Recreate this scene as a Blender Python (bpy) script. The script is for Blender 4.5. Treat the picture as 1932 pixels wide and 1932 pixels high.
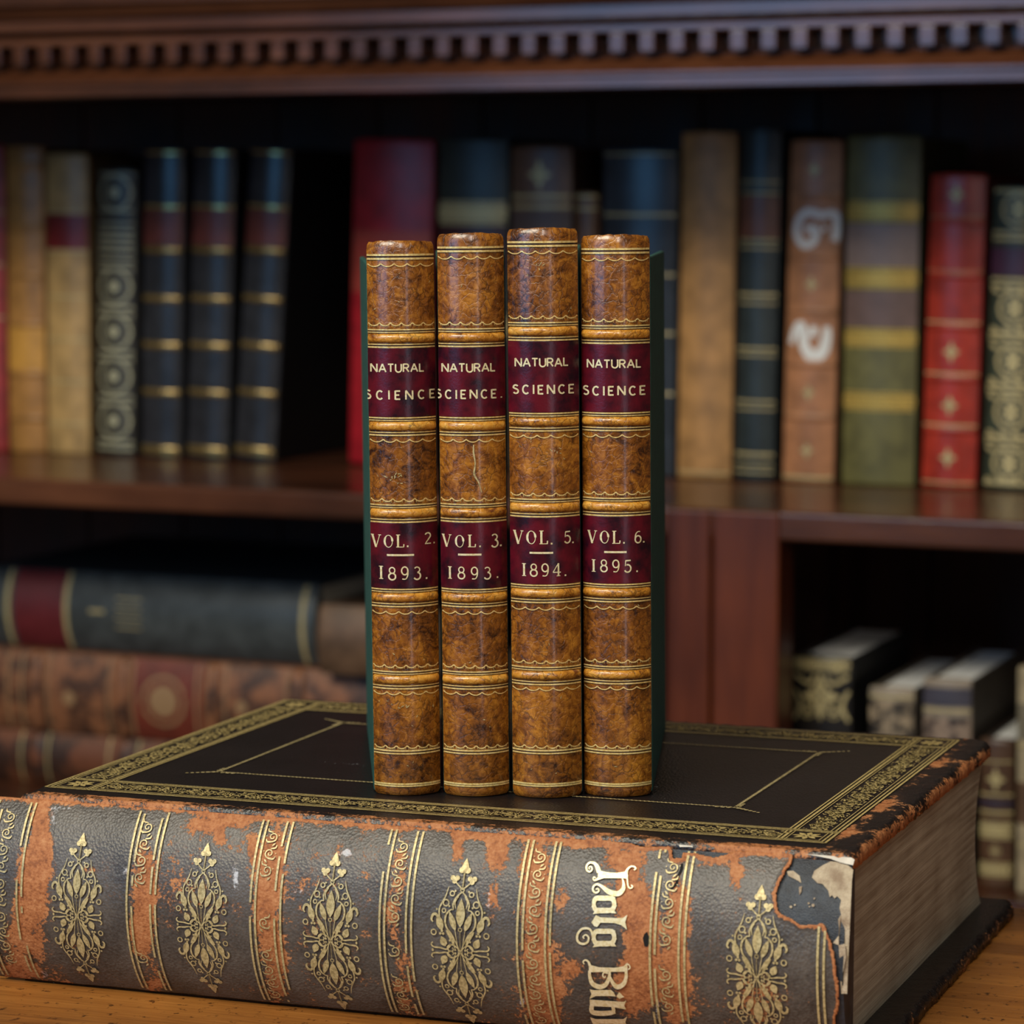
import bpy, bmesh, math, random
import numpy as np
from mathutils import Matrix, Vector
for o in list(bpy.data.objects): bpy.data.objects.remove(o)
S = bpy.context.scene
COL = S.collection

# ------------------------------------------------------------ camera
FPX = 5400.0                     # focal length in pixels of the 1932 px frame
TANP = (966-385)/FPX; PIT = math.atan(TANP)
T = 0.0795                       # thickness of the big book lying on the desk
FW = np.array([0, math.cos(PIT), -math.sin(PIT)]); UP = np.array([0, math.sin(PIT), math.cos(PIT)]); RT = np.array([1., 0, 0])
def ray(x, y): return FW + (x-966)/FPX*RT - (y-966)/FPX*UP
ZC = T+.2415
CAM = np.array([0, 0, ZC])
cam = bpy.data.cameras.new('camera'); camo = bpy.data.objects.new('camera', cam); COL.objects.link(camo)
cam.sensor_width = 36; cam.sensor_fit = 'HORIZONTAL'; cam.lens = 36*FPX/1932
camo.location = (0, 0, ZC); camo.rotation_euler = (math.pi/2-PIT, 0, 0)
cam.clip_start = .05; cam.clip_end = 50
cam.dof.use_dof = True; cam.dof.focus_distance = 1.15; cam.dof.aperture_fstop = 100.6/9.0; cam.dof.aperture_blades = 0
S.camera = camo
# ------------------------------------------------------------ world, lamps, exposure
W = bpy.data.worlds.new('world'); S.world = W; W.use_nodes = True
W.node_tree.nodes['Background'].inputs[0].default_value = (1.0, .90, .72, 1)
W.node_tree.nodes['Background'].inputs[1].default_value = 0.055
def area(name, loc, target, sx, sy, power, col):
    l = bpy.data.lights.new(name, 'AREA'); l.shape = 'RECTANGLE'; l.size = sx; l.size_y = sy; l.energy = power; l.color = col
    o = bpy.data.objects.new(name, l); COL.objects.link(o); o.location = loc
    o.rotation_euler = (Vector(target)-Vector(loc)).to_track_quat('-Z', 'Y').to_euler(); return o
area('ceiling_lamp_light', (-1.55, -0.6, 2.55), (0.05, 1.5, 0.15), 1.9, 1.2, 116, (1.0, .94, .77))
area('window_light_left', (-1.72, -.28, .80), (.25, 2.0, .40), 1.1, 1.1, 12, (.16, .50, 1.0))
area('window_light_right', (.98, -1.6, .42), (0, 1.2, .25), .16, 1.7, 4.2, (.70, .80, 1.0))
area('window_light_front', (.10, -1.2, 1.75), (0, 1.2, .25), .24, 1.5, 20, (1.0, .95, .88))
S.view_settings.view_transform = 'Standard'; S.view_settings.look = 'None'
S.view_settings.exposure = 0.0; S.view_settings.gamma = 1.0; S.view_settings.use_curve_mapping = False

# ------------------------------------------------------------ helpers
rng = random.Random(7)
def lin(r, g, b):
    f = lambda c: (c/255/12.92 if c/255 <= .04045 else ((c/255+.055)/1.055)**2.4)
    return (f(r), f(g), f(b), 1)
_perm = np.random.RandomState(3).rand(256, 256)
def vnoise(x, y):
    x = np.asarray(x, float); y = np.asarray(y, float)
    xi = np.floor(x).astype(int); yi = np.floor(y).astype(int); fx = x-xi; fy = y-yi
    fx = fx*fx*(3-2*fx); fy = fy*fy*(3-2*fy)
    g = lambda a, b: _perm[a % 256, b % 256]
    return (g(xi, yi)*(1-fx)+g(xi+1, yi)*fx)*(1-fy)+(g(xi, yi+1)*(1-fx)+g(xi+1, yi+1)*fx)*fy
def fbm(x, y, n=4, s=0):
    t = 0; a = .5
    for k in range(n):
        t = t+a*vnoise(np.asarray(x)*2**k+17.3*k+s*31.7, np.asarray(y)*2**k+5.1*k+s*11.9); a *= .5
    return t/(1-.5**n)
class MB:
    def __init__(s): s.v = []; s.f = []; s.n = 0; s.sm = []
    def add(s, v, f, smooth=False):
        v = [tuple(map(float, p)) for p in v]
        s.v += v; s.f += [tuple(i+s.n for i in q) for q in f]; s.sm += [smooth]*len(f); s.n += len(v)
    def grid(s, P, smooth=True, flip=False, closed=False):          # P: (nu, nv, 3)
        P = np.asarray(P); nu, nv, _ = P.shape; f = []
        for i in range(nu if closed else nu-1):
            k = (i+1) % nu
            for j in range(nv-1):
                q = (i*nv+j, k*nv+j, k*nv+j+1, i*nv+j+1); f.append(q[::-1] if flip else q)
        s.add(P.reshape(-1, 3), f, smooth)
    def box(s, x0, x1, y0, y1, z0, z1, bev=0):
        if bev > 0:
            bm = bmesh.new(); bmesh.ops.create_cube(bm, size=1)
            for v in bm.verts: v.co = ((x0+x1)/2+v.co.x*(x1-x0), (y0+y1)/2+v.co.y*(y1-y0), (z0+z1)/2+v.co.z*(z1-z0))
            bmesh.ops.bevel(bm, geom=bm.edges[:], offset=bev, segments=3, affect='EDGES', profile=.5)
            bm.verts.index_update()
            s.add([v.co[:] for v in bm.verts], [[v.index for v in f.verts] for f in bm.faces], False); bm.free(); return
        v = [(x, y, z) for x in (x0, x1) for y in (y0, y1) for z in (z0, z1)]
        s.add(v, [(0, 1, 3, 2), (4, 6, 7, 5), (0, 4, 5, 1), (2, 3, 7, 6), (0, 2, 6, 4), (1, 5, 7, 3)])
    def build(s, name, mat, parent=None, label=None):
        me = bpy.data.meshes.new(name); me.from_pydata(s.v, [], s.f)
        me.polygons.foreach_set('use_smooth', s.sm); me.materials.append(mat); me.validate(); me.update()
        o = bpy.data.objects.new(name, me); COL.objects.link(o)
        if parent is not None: o.parent = parent
        if label: o['label'] = label
        return o
def empty(name, label, cat, group=None):
    o = bpy.data.objects.new(name, None); o.empty_display_size = .05; COL.objects.link(o)
    o['label'] = label; o['category'] = cat
    if group: o['group'] = group
    return o
def smooth(pts, n=6, closed=False):
    P = np.array(pts, float); m = len(P); out = []
    for i in range(m if closed else m-1):
        g = (lambda k: P[k % m]) if closed else (lambda k: P[min(max(k, 0), m-1)])
        a, b, c, d = g(i-1), g(i), g(i+1), g(i+2)
        for t in np.arange(n)/n:
            out.append(.5*((2*b)+(-a+c)*t+(2*a-5*b+4*c-d)*t*t+(-a+3*b-3*c+d)*t**3))
    if not closed: out.append(P[-1])
    return np.array(out)
# 2D flat figures (lists of (points, faces)) that are later laid onto a surface
class Fig:
    def __init__(s): s.v = []; s.f = []
    def ribbon(s, pts, w, n=6, closed=False, sm=True):
        pts = np.array(pts, float); ws = np.full(len(pts), w, float) if np.isscalar(w) else np.array(w, float)
        if len(pts) == 2 and not closed:
            t = np.linspace(0, 1, 2+min(14, int(np.hypot(*(pts[1]-pts[0]))/.0012)))[:, None]; ws = (ws[0]+(ws[1]-ws[0])*t[:, 0]); pts = pts[0]+(pts[1]-pts[0])*t; sm = False
        Q = np.column_stack([pts, ws])
        Q = smooth(Q, n, closed) if sm else Q
        p = Q[:, :2]; h = np.maximum(Q[:, 2], 1e-9)/2
        if closed: d = np.roll(p, -1, 0)-np.roll(p, 1, 0)
        else: d = np.gradient(p, axis=0)
        L = np.maximum(np.hypot(d[:, 0], d[:, 1]), 1e-12); nn = np.column_stack([-d[:, 1]/L, d[:, 0]/L])
        A = p+nn*h[:, None]; B = p-nn*h[:, None]; k = len(s.v); m = len(p)
        for a, b in zip(A, B): s.v += [tuple(a), tuple(b)]
        for i in range(m if closed else m-1):
            j = (i+1) % m; s.f.append((k+2*i, k+2*i+1, k+2*j+1, k+2*j))
    def poly(s, pts):
        k = len(s.v); pts = [tuple(map(float, p)) for p in pts]; s.v += pts; s.f.append(tuple(range(k, k+len(pts))))
    def disc(s, c, r, n=10, ry=None):
        ry = ry or r
        s.poly([(c[0]+r*math.cos(2*math.pi*i/n), c[1]+ry*math.sin(2*math.pi*i/n)) for i in range(n)])
    def ring(s, c, r, w, n=12):
        s.ribbon([(c[0]+r*math.cos(2*math.pi*i/n), c[1]+r*math.sin(2*math.pi*i/n)) for i in range(n)], w, 1, True, False)
    def lens(s, a, b, w, n=8):
        a = np.array(a, float); b = np.array(b, float); d = b-a; nrm = np.array([-d[1], d[0]])/np.hypot(*d)
        t = np.linspace(0, 1, n); L = [a+d*k+nrm*w*math.sin(math.pi*k**.85) for k in t]; R = [a+d*k-nrm*w*math.sin(math.pi*k**.85) for k in t[-2:0:-1]]
        s.poly(L+R)
    def spiral(s, c, r, turns, a0, w, sgn=1, n=14):
        P = []
        for i in range(n+1):
            t = i/n; rr = r*(1-.85*t); an = a0+sgn*turns*2*math.pi*t; P.append((c[0]+rr*math.cos(an), c[1]+rr*math.sin(an)))
        s.ribbon(P, list(np.linspace(w, w*.6, n+1)), 2)
    def split(s, gap=.0042):                                        # one figure for each row of tooling
        V = np.array(s.v); lo = [min(V[i][1] for i in q) for q in s.f]; hi = [max(V[i][1] for i in q) for q in s.f]; od = np.argsort(lo); groups = []; top = -1e9
        for k in od:
            if lo[k] > top+gap: groups.append([])
            groups[-1].append(k); top = max(top, hi[k])
        out = []
        for g in groups:
            F = Fig(); m = {}
            for k in g:
                q = []
                for i in s.f[k]:
                    if i not in m: m[i] = len(F.v); F.v.append(s.v[i])
                    q.append(m[i])
                F.f.append(tuple(q))
            out.append(F)
        return out
    def merged(s, other, fn):
        k = len(s.v); s.v += [tuple(fn(*p)) for p in other.v]; s.f += [tuple(i+k for i in q) for q in other.f]
    def build(s, name, mat, parent, fn, label=None):                # fn maps (n,2) array -> (n,3)
        me = bpy.data.meshes.new(name); bm = bmesh.new()
        P = fn(np.array(s.v, float)); vs = [bm.verts.new(p) for p in P]
        for q in s.f:
            if len(set(q)) > 2: bm.faces.new([vs[i] for i in q])
        bmesh.ops.triangulate(bm, faces=[f for f in bm.faces if len(f.verts) > 4])
        bm.to_mesh(me); bm.free(); me.materials.append(mat)
        o = bpy.data.objects.new(name, me); COL.objects.link(o); o.parent = parent
        if label: o['label'] = label
        return o

# ------------------------------------------------------------ materials
class NT:
    def __init__(s, name):
        m = bpy.data.materials.new(name); m.use_nodes = True; s.m = m; s.t = m.node_tree; s.b = s.t.nodes['Principled BSDF']
        s.tc = s.n('ShaderNodeTexCoord'); s.oi = s.n('ShaderNodeObjectInfo'); s.P = s.tc.outputs['Object']
    def n(s, t, **k):
        nd = s.t.nodes.new(t)
        for a, v in k.items(): setattr(nd, a, v)
        return nd
    def set(s, sock, v):
        if hasattr(v, 'is_linked') or isinstance(v, bpy.types.NodeSocket): s.t.links.new(v, sock)
        else: sock.default_value = v
    def shift(s):                                                   # different pattern on every copy
        c = s.n('ShaderNodeCombineXYZ')
        for i, k in enumerate((7.1, 3.3, 5.7)):
            m = s.math('MULTIPLY', s.oi.outputs['Random'], k); s.t.links.new(m, c.inputs[i])
        a = s.n('ShaderNodeVectorMath', operation='ADD'); s.t.links.new(s.P, a.inputs[0]); s.t.links.new(c.outputs[0], a.inputs[1]); s.P = a.outputs[0]
    def scale(s, v):
        a = s.n('ShaderNodeVectorMath', operation='MULTIPLY'); s.t.links.new(s.P, a.inputs[0]); a.inputs[1].default_value = v; return a.outputs[0]
    def noise(s, sc, det=4, rough=.55, vec=None, dist=0):
        n = s.n('ShaderNodeTexNoise'); n.inputs['Scale'].default_value = sc; n.inputs['Detail'].default_value = det
        n.inputs['Roughness'].default_value = rough; n.inputs['Distortion'].default_value = dist
        s.t.links.new(vec or s.P, n.inputs['Vector']); return n.outputs['Fac']
    def voro(s, sc, vec=None, feature='F1'):
        n = s.n('ShaderNodeTexVoronoi', feature=feature); n.inputs['Scale'].default_value = sc; s.t.links.new(vec or s.P, n.inputs['Vector']); return n.outputs['Distance']
    def attr(s, name): return s.n('ShaderNodeAttribute', attribute_name=name).outputs['Fac']
    def math(s, op, a, b=0, c=0):
        n = s.n('ShaderNodeMath', operation=op); s.set(n.inputs[0], a); s.set(n.inputs[1], b); s.set(n.inputs[2], c); return n.outputs[0]
    def ramp(s, fac, stops):
        r = s.n('ShaderNodeValToRGB'); s.t.links.new(fac, r.inputs[0]); e = r.color_ramp.elements
        while len(e) < len(stops): e.new(.5)
        for k, (p, c) in zip(e, stops): k.position = p; k.color = c if hasattr(c, '__len__') else (c, c, c, 1)
        return r.outputs[0]
    def mix(s, fac, a, b, mode='MIX'):
        n = s.n('ShaderNodeMix', data_type='RGBA', blend_type=mode); s.set(n.inputs[0], fac); s.set(n.inputs[6], a); s.set(n.inputs[7], b); return n.outputs[2]
    def out(s, col, rough=.5, bump=None, bs=.3, bd=.001, metal=0, spec=.5, coat=0, coatr=.15):
        s.set(s.b.inputs['Base Color'], col); s.set(s.b.inputs['Roughness'], rough); s.set(s.b.inputs['Metallic'], metal)
        s.b.inputs['Specular IOR Level'].default_value = spec; s.b.inputs['Coat Weight'].default_value = coat; s.b.inputs['Coat Roughness'].default_value = coatr
        if bump is not None:
            n = s.n('ShaderNodeBump'); n.inputs['Strength'].default_value = bs; n.inputs['Distance'].default_value = bd
            s.t.links.new(bump, n.inputs['Height']); s.t.links.new(n.outputs[0], s.b.inputs['Normal'])
        return s.m
def calf(name, dark, mid, light, sc=1.0):
    t = NT(name); t.shift()
    a = t.noise(170*sc, 7, .68, dist=1.2); b = t.noise(620*sc, 4, .65); big = t.noise(30*sc, 3, .55)
    wv = t.n('ShaderNodeVectorMath', operation='ADD'); t.t.links.new(t.P, wv.inputs[0]); nv = t.n('ShaderNodeTexNoise'); nv.inputs['Scale'].default_value = 240; nv.inputs['Detail'].default_value = 4
    t.t.links.new(t.P, nv.inputs['Vector']); mv = t.n('ShaderNodeVectorMath', operation='SCALE'); t.t.links.new(nv.outputs['Color'], mv.inputs[0]); mv.inputs['Scale'].default_value = .006; t.t.links.new(mv.outputs[0], wv.inputs[1])
    cr = t.voro(260*sc, wv.outputs[0], 'DISTANCE_TO_EDGE')
    k = t.math('ADD', t.math('MULTIPLY', a, .60), t.math('MULTIPLY', b, .18)); k = t.math('ADD', k, t.math('MULTIPLY', big, .32))
    c = t.ramp(k, [(.43, dark), (.55, mid), (.70, light)])
    ck = t.ramp(cr, [(.015, .30), (.07, 1.0)])
    c = t.mix(t.ramp(t.noise(90*sc, 4, .6), [(.42, 0.), (.58, .8)]), c, t.mix(1.0, c, ck, 'MULTIPLY'))
    fl = t.ramp(b, [(.70, 0.), (.78, .5)]); c = t.mix(fl, c, lin(214, 168, 96))
    r = t.ramp(b, [(.3, .20), (.7, .40)])
    return t.out(c, r, t.math('ADD', t.math('MULTIPLY', b, .5), t.math('MULTIPLY', t.ramp(cr, [(0., 0.), (.1, 1.)]), .5)), .30, .0008, spec=.5, coat=.6, coatr=.16)
def leather(name, col, col2=None, rough=.45, sc=1., bs=.25):
    t = NT(name); t.shift(); a = t.noise(60*sc, 5, .6); b = t.noise(700*sc, 2)
    col2 = col2 or tuple(c*.55 for c in col[:3])+(1,)
    return t.out(t.ramp(a, [(.35, col2), (.62, col)]), rough, b, bs, .0006)
def plain(name, col, rough=.5, metal=0, spec=.5):
    t = NT(name); a = t.noise(300, 3); d = tuple(c*.8 for c in col[:3])+(1,)
    return t.out(t.ramp(a, [(.3, d), (.7, col)]), rough, metal=metal, spec=spec)
def gold(name, a, b, rough=.36, metal=.55, worn=0):
    t = NT(name); t.shift(); n = t.noise(900, 3); c = t.ramp(n, [(.32, b), (.6, a)])
    return t.out(c, rough, n, .3, .0003, metal=metal)
def wood(name, dark, mid, light, axis=0, rough=.35, scratch=True, sc=1., coat=0):
    t = NT(name); v = [38*sc, 38*sc, 38*sc]; v[axis] = 2.2*sc
    V = t.scale(v); g = t.noise(1.0, 6, .65, V, .4); p = t.noise(14*sc, 3)
    v2 = [900*sc, 900*sc, 900*sc]; v2[axis] = 40*sc; fine = t.noise(1.0, 3, .6, t.scale(v2))
    k = t.math('ADD', t.math('MULTIPLY', g, .6), t.math('MULTIPLY', p, .28)); k = t.math('ADD', k, t.math('MULTIPLY', fine, .18))
    c = t.ramp(k, [(.38, dark), (.53, mid), (.68, light)])
    if scratch:
        sp = t.noise(170, 5, .7); c = t.mix(t.ramp(sp, [(.585, 0.), (.64, .85)]), c, tuple(x*.25 for x in dark[:3])+(1,))
    return t.out(c, t.ramp(g, [(.3, rough*.8), (.7, rough*1.3)]), t.math('ADD', fine, t.math('MULTIPLY', g, .5)), .18, .001, coat=coat, coatr=.22)
def pages(name, a, b, axis, sc=1.):
    t = NT(name); v = [6*sc]*3; v[axis] = 1500*sc; n = t.noise(1., 4, .7, t.scale(v)); big = t.noise(28, 3)
    v3 = [14*sc]*3; v3[axis] = 330*sc; m = t.noise(1., 3, .6, t.scale(v3))
    k = t.math('ADD', t.math('MULTIPLY', n, .35), t.math('ADD', t.math('MULTIPLY', m, .4), t.math('MULTIPLY', big, .25)))
    return t.out(t.ramp(k, [(.36, b), (.62, a)]), .75, n, .5, .0006, spec=.2)
M = {}
M['calf'] = calf('marbled_calf_leather', lin(52, 23, 8), lin(132, 76, 20), lin(190, 124, 38))
M['band'] = calf('polished_band_leather', lin(110, 56, 14), lin(196, 130, 40), lin(226, 172, 78))
M['maroon'] = leather('maroon_label_leather', lin(92, 14, 28), lin(36, 8, 20), .27, 1.6, .08)
M['gold'] = gold('gold_leaf', lin(255, 224, 150), lin(222, 180, 100), .32, .4)
M['bordergold'] = gold('border_gold_leaf', lin(214, 190, 126), lin(170, 144, 84), .5, .15)
M['palegold'] = gold('pale_gold_leaf', lin(246, 232, 190), lin(222, 200, 140), .42, .3)
M['dullgold'] = gold('dull_gold_leaf', lin(206, 186, 134), lin(152, 134, 88), .45, .25)
M['greencloth'] = leather('green_bookcloth', lin(34, 88, 78), lin(24, 66, 60), .7, 3., .5)
M['pages'] = pages('aged_paper_edge', lin(226, 218, 200), lin(170, 158, 138), 0)
M['darkpages'] = pages('brown_page_edge', lin(194, 182, 158), lin(128, 110, 88), 2)
M['groove'] = leather('groove_shadow_leather', lin(62, 34, 14), lin(36, 18, 8), .35, 2.)  # dark colour standing in for the shadow in tooled grooves
M['black'] = plain('dark_crevice', lin(16, 12, 10), .9)
M['mahogany'] = wood('mahogany', lin(34, 13, 8), lin(84, 34, 18), lin(120, 54, 28), 0, .32, False, .5)
M['mahogany_v'] = wood('mahogany_upright', lin(32, 13, 5), lin(78, 32, 10), lin(112, 50, 18), 2, .34, False, .5)
M['darkwood'] = wood('dark_carved_wood', lin(38, 20, 12), lin(82, 46, 28), lin(112, 68, 42), 0, .26, False, .6, .65)
M['shelfwood'] = wood('polished_shelf_wood', lin(38, 22, 15), lin(76, 43, 28), lin(104, 62, 40), 0, .22, False, .5)
M['desk'] = wood('scratched_desk_wood', lin(82, 44, 16), lin(148, 92, 38), lin(190, 126, 58), 0, .36, True, .6)
M['backwood'] = wood('bookcase_back_wood', lin(34, 20, 14), lin(72, 42, 30), lin(92, 56, 40), 2, .6, False, .5)

# ============================================================ bookcase frame (the bookcase stands turned 22.8 degrees)
TB = .42; PH = -math.atan(TB)
E1 = np.array([math.cos(PH), math.sin(PH), 0]); E2 = np.array([-math.sin(PH), math.cos(PH), 0]); OB = np.array([0, 2.15, 0])
def bk(x, y, w):                                                    # pixel -> (u, z) on the bookcase plane recessed by w
    d = ray(x, y); s = ((OB-CAM)@E2+w)/(d@E2); q = CAM+d*s; return (q-OB)@E1, q[2]
def bkw(x, y, z):                                                   # pixel -> (u, w) on the level z
    d = ray(x, y); q = CAM+d*(z-ZC)/d[2]; return (q-OB)@E1, (q-OB)@E2
ZS = .0993                                                          # upper shelf surface
ZL = -.177                                                          # lower shelf surface
FLOOR = -.76
# setting
b = MB(); b.box(-3, 3, -2.2, 4.2, FLOOR-.1, FLOOR); fl = b.build('floor', wood('floor_boards', lin(40, 26, 18), lin(70, 46, 30), lin(90, 60, 40), 1, .4, False, .4)); fl['kind'] = 'structure'
b = MB(); b.box(-2.2, 2.2, .52, .62, FLOOR, 2.2); wl = b.build('wall_back', leather('wall_plaster', lin(120, 100, 84), lin(110, 92, 76), .9, .1, .1)); wl['kind'] = 'structure'
wl.location = tuple(OB); wl.rotation_euler = (0, 0, PH)

case = empty('bookcase', 'dark mahogany library bookcase with dentil cornice, running across the whole background', 'bookcase')
case.location = (OB[0], OB[1], 0); case.rotation_euler = (0, 0, PH)
UL, UR, WB = -1.15, 1.0, .42
b = MB(); b.box(UL, UR, -.004, WB, ZS-.0215, ZS, .003); b.build('shelf', M['shelfwood'], case)
b = MB(); b.box(UL, UR, .012, WB, ZL-.03, ZL, .002); b.build('lower_shelf', M['shelfwood'], case)
zc0 = bk(966, 168, 0)[1]
b = MB(); b.box(UL, UR, .02, WB, zc0+.012, zc0+.03); b.build('upper_shelf', M['backwood'], case)
b = MB()
for i in range(int((UR-UL)/.105)):
    u0 = UL+i*.105; b.box(u0+.0008, u0+.1042, WB, WB+.012, ZL-.03, zc0+.4, .0015)
b.build('back_panel', M['backwood'], case)
b = MB(); b.box(UL, UR, .03, WB, FLOOR+.08, ZL-.03, .002); b.build('base_cabinet', M['mahogany'], case)
b = MB(); b.box(UL, UR, .05, WB, FLOOR, FLOOR+.08); b.build('plinth', M['mahogany'], case)
for u0, u1 in ((UL-.03, UL), (UR, UR+.03)):
    b = MB(); b.box(u0, u1, 0, WB+.012, FLOOR, zc0+.4, .002); b.build('end_panel', M['mahogany_v'], case)
# pilaster under the shelf, two stiles with a groove
ua = bk(1262, 1150, 0)[0]; ub = bk(1346, 1150, 0)[0]; uc = bk(1473, 1150, 0)[0]
for u0, u1, w0 in ((ua, ub-.0009, -.006), (ub+.0009, uc, -.006)):
    b = MB(); b.box(u0, u1, w0, .03, ZL, ZS-.001, .002); b.build('pilaster', M['mahogany_v'], case)
b = MB(); b.box(ua+.02, uc-.045, .03, .40, ZL, ZS-.0215); b.build('partition', M['backwood'], case)
# cornice: bottom fascia, dentil course, upper moulding (profile extruded along u)
pxm = 2.15/FPX/math.cos(0)
def prof(name, pts, mat):
    n = len(pts); b = MB(); v = [(UL, w, z) for w, z in pts]+[(UR, w, z) for w, z in pts]
    b.add(v, [(i, (i+1) % n, n+(i+1) % n, n+i) for i in range(n)]+[tuple(range(n))[::-1], tuple(range(n, 2*n))]); return b.build(name, mat, case)
zz = lambda y: bk(966, y, 0)[1]
prof('cornice_fascia', [(-.004, zc0), (-.004, zz(150)), (-.006, zz(147)), (-.006, zz(140)), (-.003, zz(134)), (.006, zz(118)), (.014, zz(108)), (.06, zz(108)), (.06, zc0)], M['darkwood'])
prof('dentil_backing', [(.020, zz(109)), (.020, zz(60)), (.06, zz(60)), (.06, zz(109))], M['darkwood'])
prof('dentil_rail', [(-.002, zz(67)), (-.003, zz(64)), (-.003, zz(52)), (-.001, zz(49)), (.026, zz(49)), (.026, zz(67))], M['darkwood'])
prof('cornice_moulding', [(-.006, zz(42)), (-.008, zz(38)), (-.008, zz(16)), (-.013, zz(10)), (-.018, zz(-8)), (-.022, zz(-14)), (-.022, zz(-40)), (.06, zz(-40)), (.06, zz(49)), (.012, zz(49)), (.006, zz(44))], M['darkwood'])
u_first = bk(1278, 80, 0)[0]; pitch = .0232
for i in range(-34, 26):
    u = u_first+i*pitch; 
    if u < -.56 or u > .55: continue
    b = MB(); b.box(u-.0056, u+.0056, -.002, .0205, zz(103), zz(67)+.0002, .0006); b.build('dentil', M['darkwood'], case)

# ============================================================ books
def make_book(name, label, cat, w, h, d, mspine, mboard, mpages, bulge=.004, bands=(), labels=(), gilt=(), group=None, mgold=None, orn=(), bandmat=None, bandh=.0035, square=.003, boards_h=None, splay=0., head=True, giltw=.0008, bandamp=.0016):
    root = empty(name, label, cat, group); mgold = mgold or M['dullgold']; bandmat = bandmat or mspine
    hw = w/2; R = (hw*hw+bulge*bulge)/(2*bulge); yc = R-bulge
    amax = math.asin(min(1, hw/R))
    def surf(P, off=0.):                                            # (x, z) on the spine -> 3D
        P = np.asarray(P, float); x = np.clip(P[:, 0], -hw, hw); a = np.arcsin(np.clip(x/R, -1, 1))
        return np.column_stack([(R+off)*np.sin(a), yc-(R+off)*np.cos(a), P[:, 1]])
    nx = 24
    xs = R*np.sin(np.linspace(-amax, amax, nx))
    b = MB(); zs = np.concatenate([[0, .0012], np.linspace(.003, h-.003, 6), [h-.0012, h]]); G = []
    for k, z in enumerate(zs):
        off = -.0012 if k in (0, len(zs)-1) else (-.0003 if k in (1, len(zs)-2) else 0)
        zt = z+(.0006*np.cos(xs/hw*1.5)+.0008*(fbm(xs*420+h*999, xs*0+w*4000, 3)-.5) if k >= len(zs)-2 and head else 0)
        G.append(surf(np.column_stack([xs, np.full(nx, z)]), off)+np.column_stack([0*xs, 0*xs, zt-z+0*xs]))
    b.grid(np.array(G), True, False)
    y1 = .004
    for ring in (G[0], G[-1]):                                      # close top and bottom
        bk_ = ring.copy(); bk_[:, 1] = y1; b.grid(np.array([ring, bk_]), False)
    bkA = G[0].copy(); bkA[:, 1] = y1; bkB = G[-1].copy(); bkB[:, 1] = y1; b.grid(np.array([bkA, bkB]), False)
    for e in (0, -1):
        sA = np.array([g[e] for g in G]); sB = sA.copy(); sB[:, 1] = y1; b.grid(np.array([sA, sB]), False)
    b.build('spine', mspine, root)
    bh = boards_h or h-.001
    tb = .0024
    for sg, nm in ((-1, 'back_board'), (1, 'front_board')):
        b = MB(); b.box(-tb/2, tb/2, .0045, d, 0, bh, .0008)
        V = np.array(b.v); V[:, 0] += sg*(hw-tb/2+.0002)+sg*splay*V[:, 1]; b.v = [tuple(p) for p in V]; b.build(nm, mboard, root)
    b = MB(); P = []
    xi = hw-tb
    for y in (.0046, d-square):
        e = xi-.0003+splay*y
        P.append([(-e, y, square), (e, y, square), (e, y, bh-square), (-e, y, bh-square)])
    v = P[0]+P[1]; b.add(v, [(0, 1, 2, 3), (7, 6, 5, 4), (0, 4, 5, 1), (1, 5, 6, 2), (2, 6, 7, 3), (3, 7, 4, 0)])
    b.build('page_block', mpages, root)
    for z in bands:
        b = MB(); m = 9; G = []
        for i in range(m):
            t = math.pi*i/(m-1); off = bandamp*math.sin(t)-.0002; dz = -math.cos(t)*bandh/2
            xx = R*np.sin(np.linspace(-amax, amax, 26))*.985
            ed = np.clip((1-np.abs(xx)/(hw*.985))/(.06 if bandamp < .002 else .16), 0, 1)**.5
            p = surf(np.column_stack([xx, np.full(26, z)]))
            nrm = np.column_stack([np.sin(np.arcsin(xx/R)), -np.cos(np.arcsin(xx/R)), 0*xx])
            wob = .00025*(fbm(xx*600+z*1000, np.full(26, z*777.), 2)-.5)
            G.append(p+nrm*(off*ed)[:, None]+np.column_stack([0*xx, 0*xx, dz*(.6+.4*ed)+wob]))
        b.grid(np.array(G), True, True); b.build('raised_band', bandmat, root)
    made = []
    for z0, z1, mat, nm in labels:
        b = MB(); G = []
        for z, off in ((z0, 0), (z0+.0001, .0003), (z0+.0003, .0003), (z0+.0006, .0003), ((z0+z1)/2, .0003), (z1-.0006, .0003), (z1-.0003, .0003), (z1-.0001, .0003), (z1, 0)):
            G.append(surf(np.column_stack([xs*.99, np.full(nx, z)]), off))
        b.grid(np.array(G), True, False); made.append(b.build(nm, mat, root))
    if gilt or orn:
        F = Fig()
        for g in gilt:
            z, ww = (g, giltw) if np.isscalar(g) else g
            xx = xs*.97; F.ribbon(np.column_stack([xx, z+0*xx]), ww, 1, False, False)
        for fn in orn: fn(F)
        for part in F.split(): part.build('gilt_tooling', mgold, root, lambda P: surf(P, .00045))
    return root, surf, made

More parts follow.
